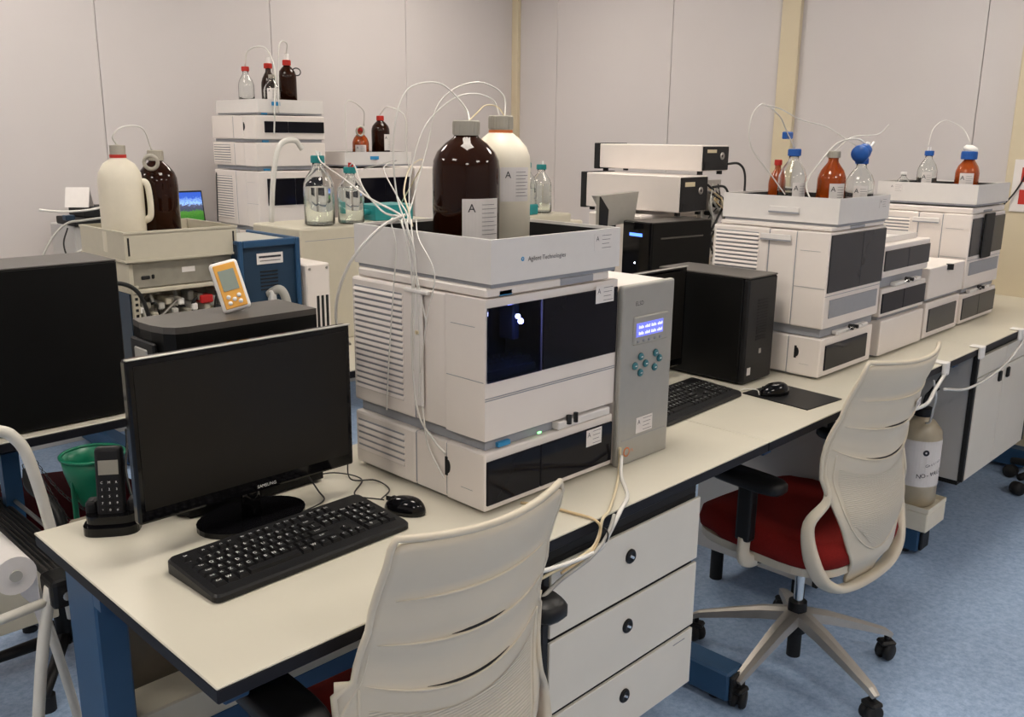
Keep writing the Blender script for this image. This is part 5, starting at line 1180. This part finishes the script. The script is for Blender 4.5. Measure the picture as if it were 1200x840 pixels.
# second stack tubes
g7 = 'tubes above the second stack'
tb_([(2.655,1.39,1.424),(2.61,1.40,1.478),(2.56,1.40,1.52),(2.46,1.40,1.55),(2.40,1.40,1.51),(2.41,1.40,1.43),(2.50,1.38,1.35),(2.56,1.36,1.29)], 0.0018, 'tube', 'clear tube looping widest left of the second tray', g7)
tb_([(2.46,1.40,1.548),(2.56,1.40,1.54),(2.66,1.38,1.51),(2.75,1.34,1.49),(2.82,1.30,1.45),(2.86,1.26,1.42)], 0.0018, 'tube', 'clear tube crossing above the orange bottle of the second tray', g7)
tb_([(2.83,1.235,1.43),(2.80,1.26,1.455),(2.77,1.31,1.44),(2.70,1.33,1.38),(2.65,1.34,1.32),(2.62,1.30,1.26)], 0.0028, 'tube', 'white tube curving from the tilted blue cap into the second tray', g7)
tb_([(2.755,1.31,1.418),(2.83,1.29,1.46),(2.92,1.25,1.47),(2.95,1.23,1.50)], 0.0018, 'tube', 'clear tube rising right from the orange bottle cap', g7)
tg_ = thing('tag_holder', 'small blue cap hanging from the tube loop above the leftmost second tray bottle', 'cap', (2.640, 1.41, 1.462))
obj('cap', MB().rbox(-0.022,-0.008,-0.010,0.022,0.008,0.012,0.003,1), 'bluecap', tg_)
tb_([(3.80,1.42,1.43),(3.81,1.41,1.50),(3.85,1.38,1.53),(3.90,1.33,1.50),(3.88,1.29,1.45)], 0.0018, 'tube', 'clear tube arching between the two caps of the last tray', 'tubes above the last stack')
for i, (sx, sy, s_) in enumerate(((2.512, 1.355, 1.165), (2.512+0.037, 1.355, 1.245), (3.704, 1.36, 1.15))):
    t = thing('tube_clip', ['grey tube clip on the side of the second stack, lower one', 'grey tube clip on the side of the second tray, upper one', 'grey tube clip on the side of the last stack'][i], 'clip', (sx, sy-0.05, s_-0.01), 0, 'grey tube clips')
    obj('plate', MB().rbox(0.0,0,0,0.006,0.10,0.020,0.002,1), 'tray_white', t)
    obj('shadow_strip', MB().box(-0.001,0,0,0,0.10,0.005), 'inst_in', t)  # dark grey strip, shade painted along the clip's lower edge
g8 = 'tubes over the far bottles'
tb_([(1.088,2.62,1.416),(1.07,2.60,1.44),(1.10,2.60,1.465),(1.16,2.61,1.462),(1.20,2.65,1.402)], 0.0022, 'tube', 'white tube between the canister cap and brown bottle on the rack', g8)
tb_([(2.375,4.15,1.77),(2.38,4.12,1.84),(2.43,4.05,1.85),(2.44,3.99,1.75),(2.42,3.97,1.60),(2.41,3.975,1.45)], 0.004, 'tube', 'white tube from the red-capped clear bottle down the tall stack', g8)
tb_([(2.575,4.10,1.83),(2.55,4.05,1.88),(2.48,4.0,1.87),(2.45,3.975,1.75),(2.44,3.97,1.55)], 0.003, 'tube', 'white tube from the brown bottles over the tall stack', g8)
tb_([(3.16,4.12,1.56),(3.17,4.06,1.60),(3.22,3.98,1.55),(3.22,3.975,1.40),(3.24,3.975,1.28)], 0.0035, 'tube', 'white tube down from the dark brown bottle of the shorter stack', g8)
tb_([(3.02,4.08,1.50),(2.98,4.03,1.58),(2.86,4.0,1.62),(2.83,3.98,1.50),(2.83,3.975,1.36)], 0.003, 'tube', 'white tube arching left from the orange bottle of the shorter stack', g8)
# white cable clips and hose at the far right bench edge
g9 = 'white hoses under the far right bench edge'
for i, (sx, lab) in enumerate(((3.02, 'white clip on the bench edge above the carboy'), (3.36, 'white clip on the bench edge above the two-door cabinet'), (3.80, 'white clip on the bench edge at the far right'))):
    tag(obj('edge_clip', MB().rbox(sx-0.015,0.985,0.712,sx+0.022,0.999,0.755,0.004,1).rbox(sx-0.015,0.985,0.751,sx+0.022,1.03,0.757,0.002,1), 'white'), lab, 'clip', 'white edge clips')
tb_([(3.02,0.99,0.72),(2.93,0.985,0.685),(2.86,0.98,0.655),(2.80,1.0,0.64)], 0.006, 'tube', 'white hose running left from the clip above the carboy', g9)
tb_([(2.98,1.01,0.70),(3.05,1.02,0.63),(3.16,1.06,0.56),(3.26,1.10,0.48),(3.36,1.15,0.44)], 0.004, 'tube', 'white hose curving down toward the carboy', g9)
tb_([(3.05,1.0,0.66),(3.25,0.99,0.625),(3.50,0.99,0.625),(3.68,0.99,0.65),(3.80,0.985,0.70),(3.81,0.985,0.735)], 0.005, 'tube', 'white hose sagging across the two-door cabinet front', g9)
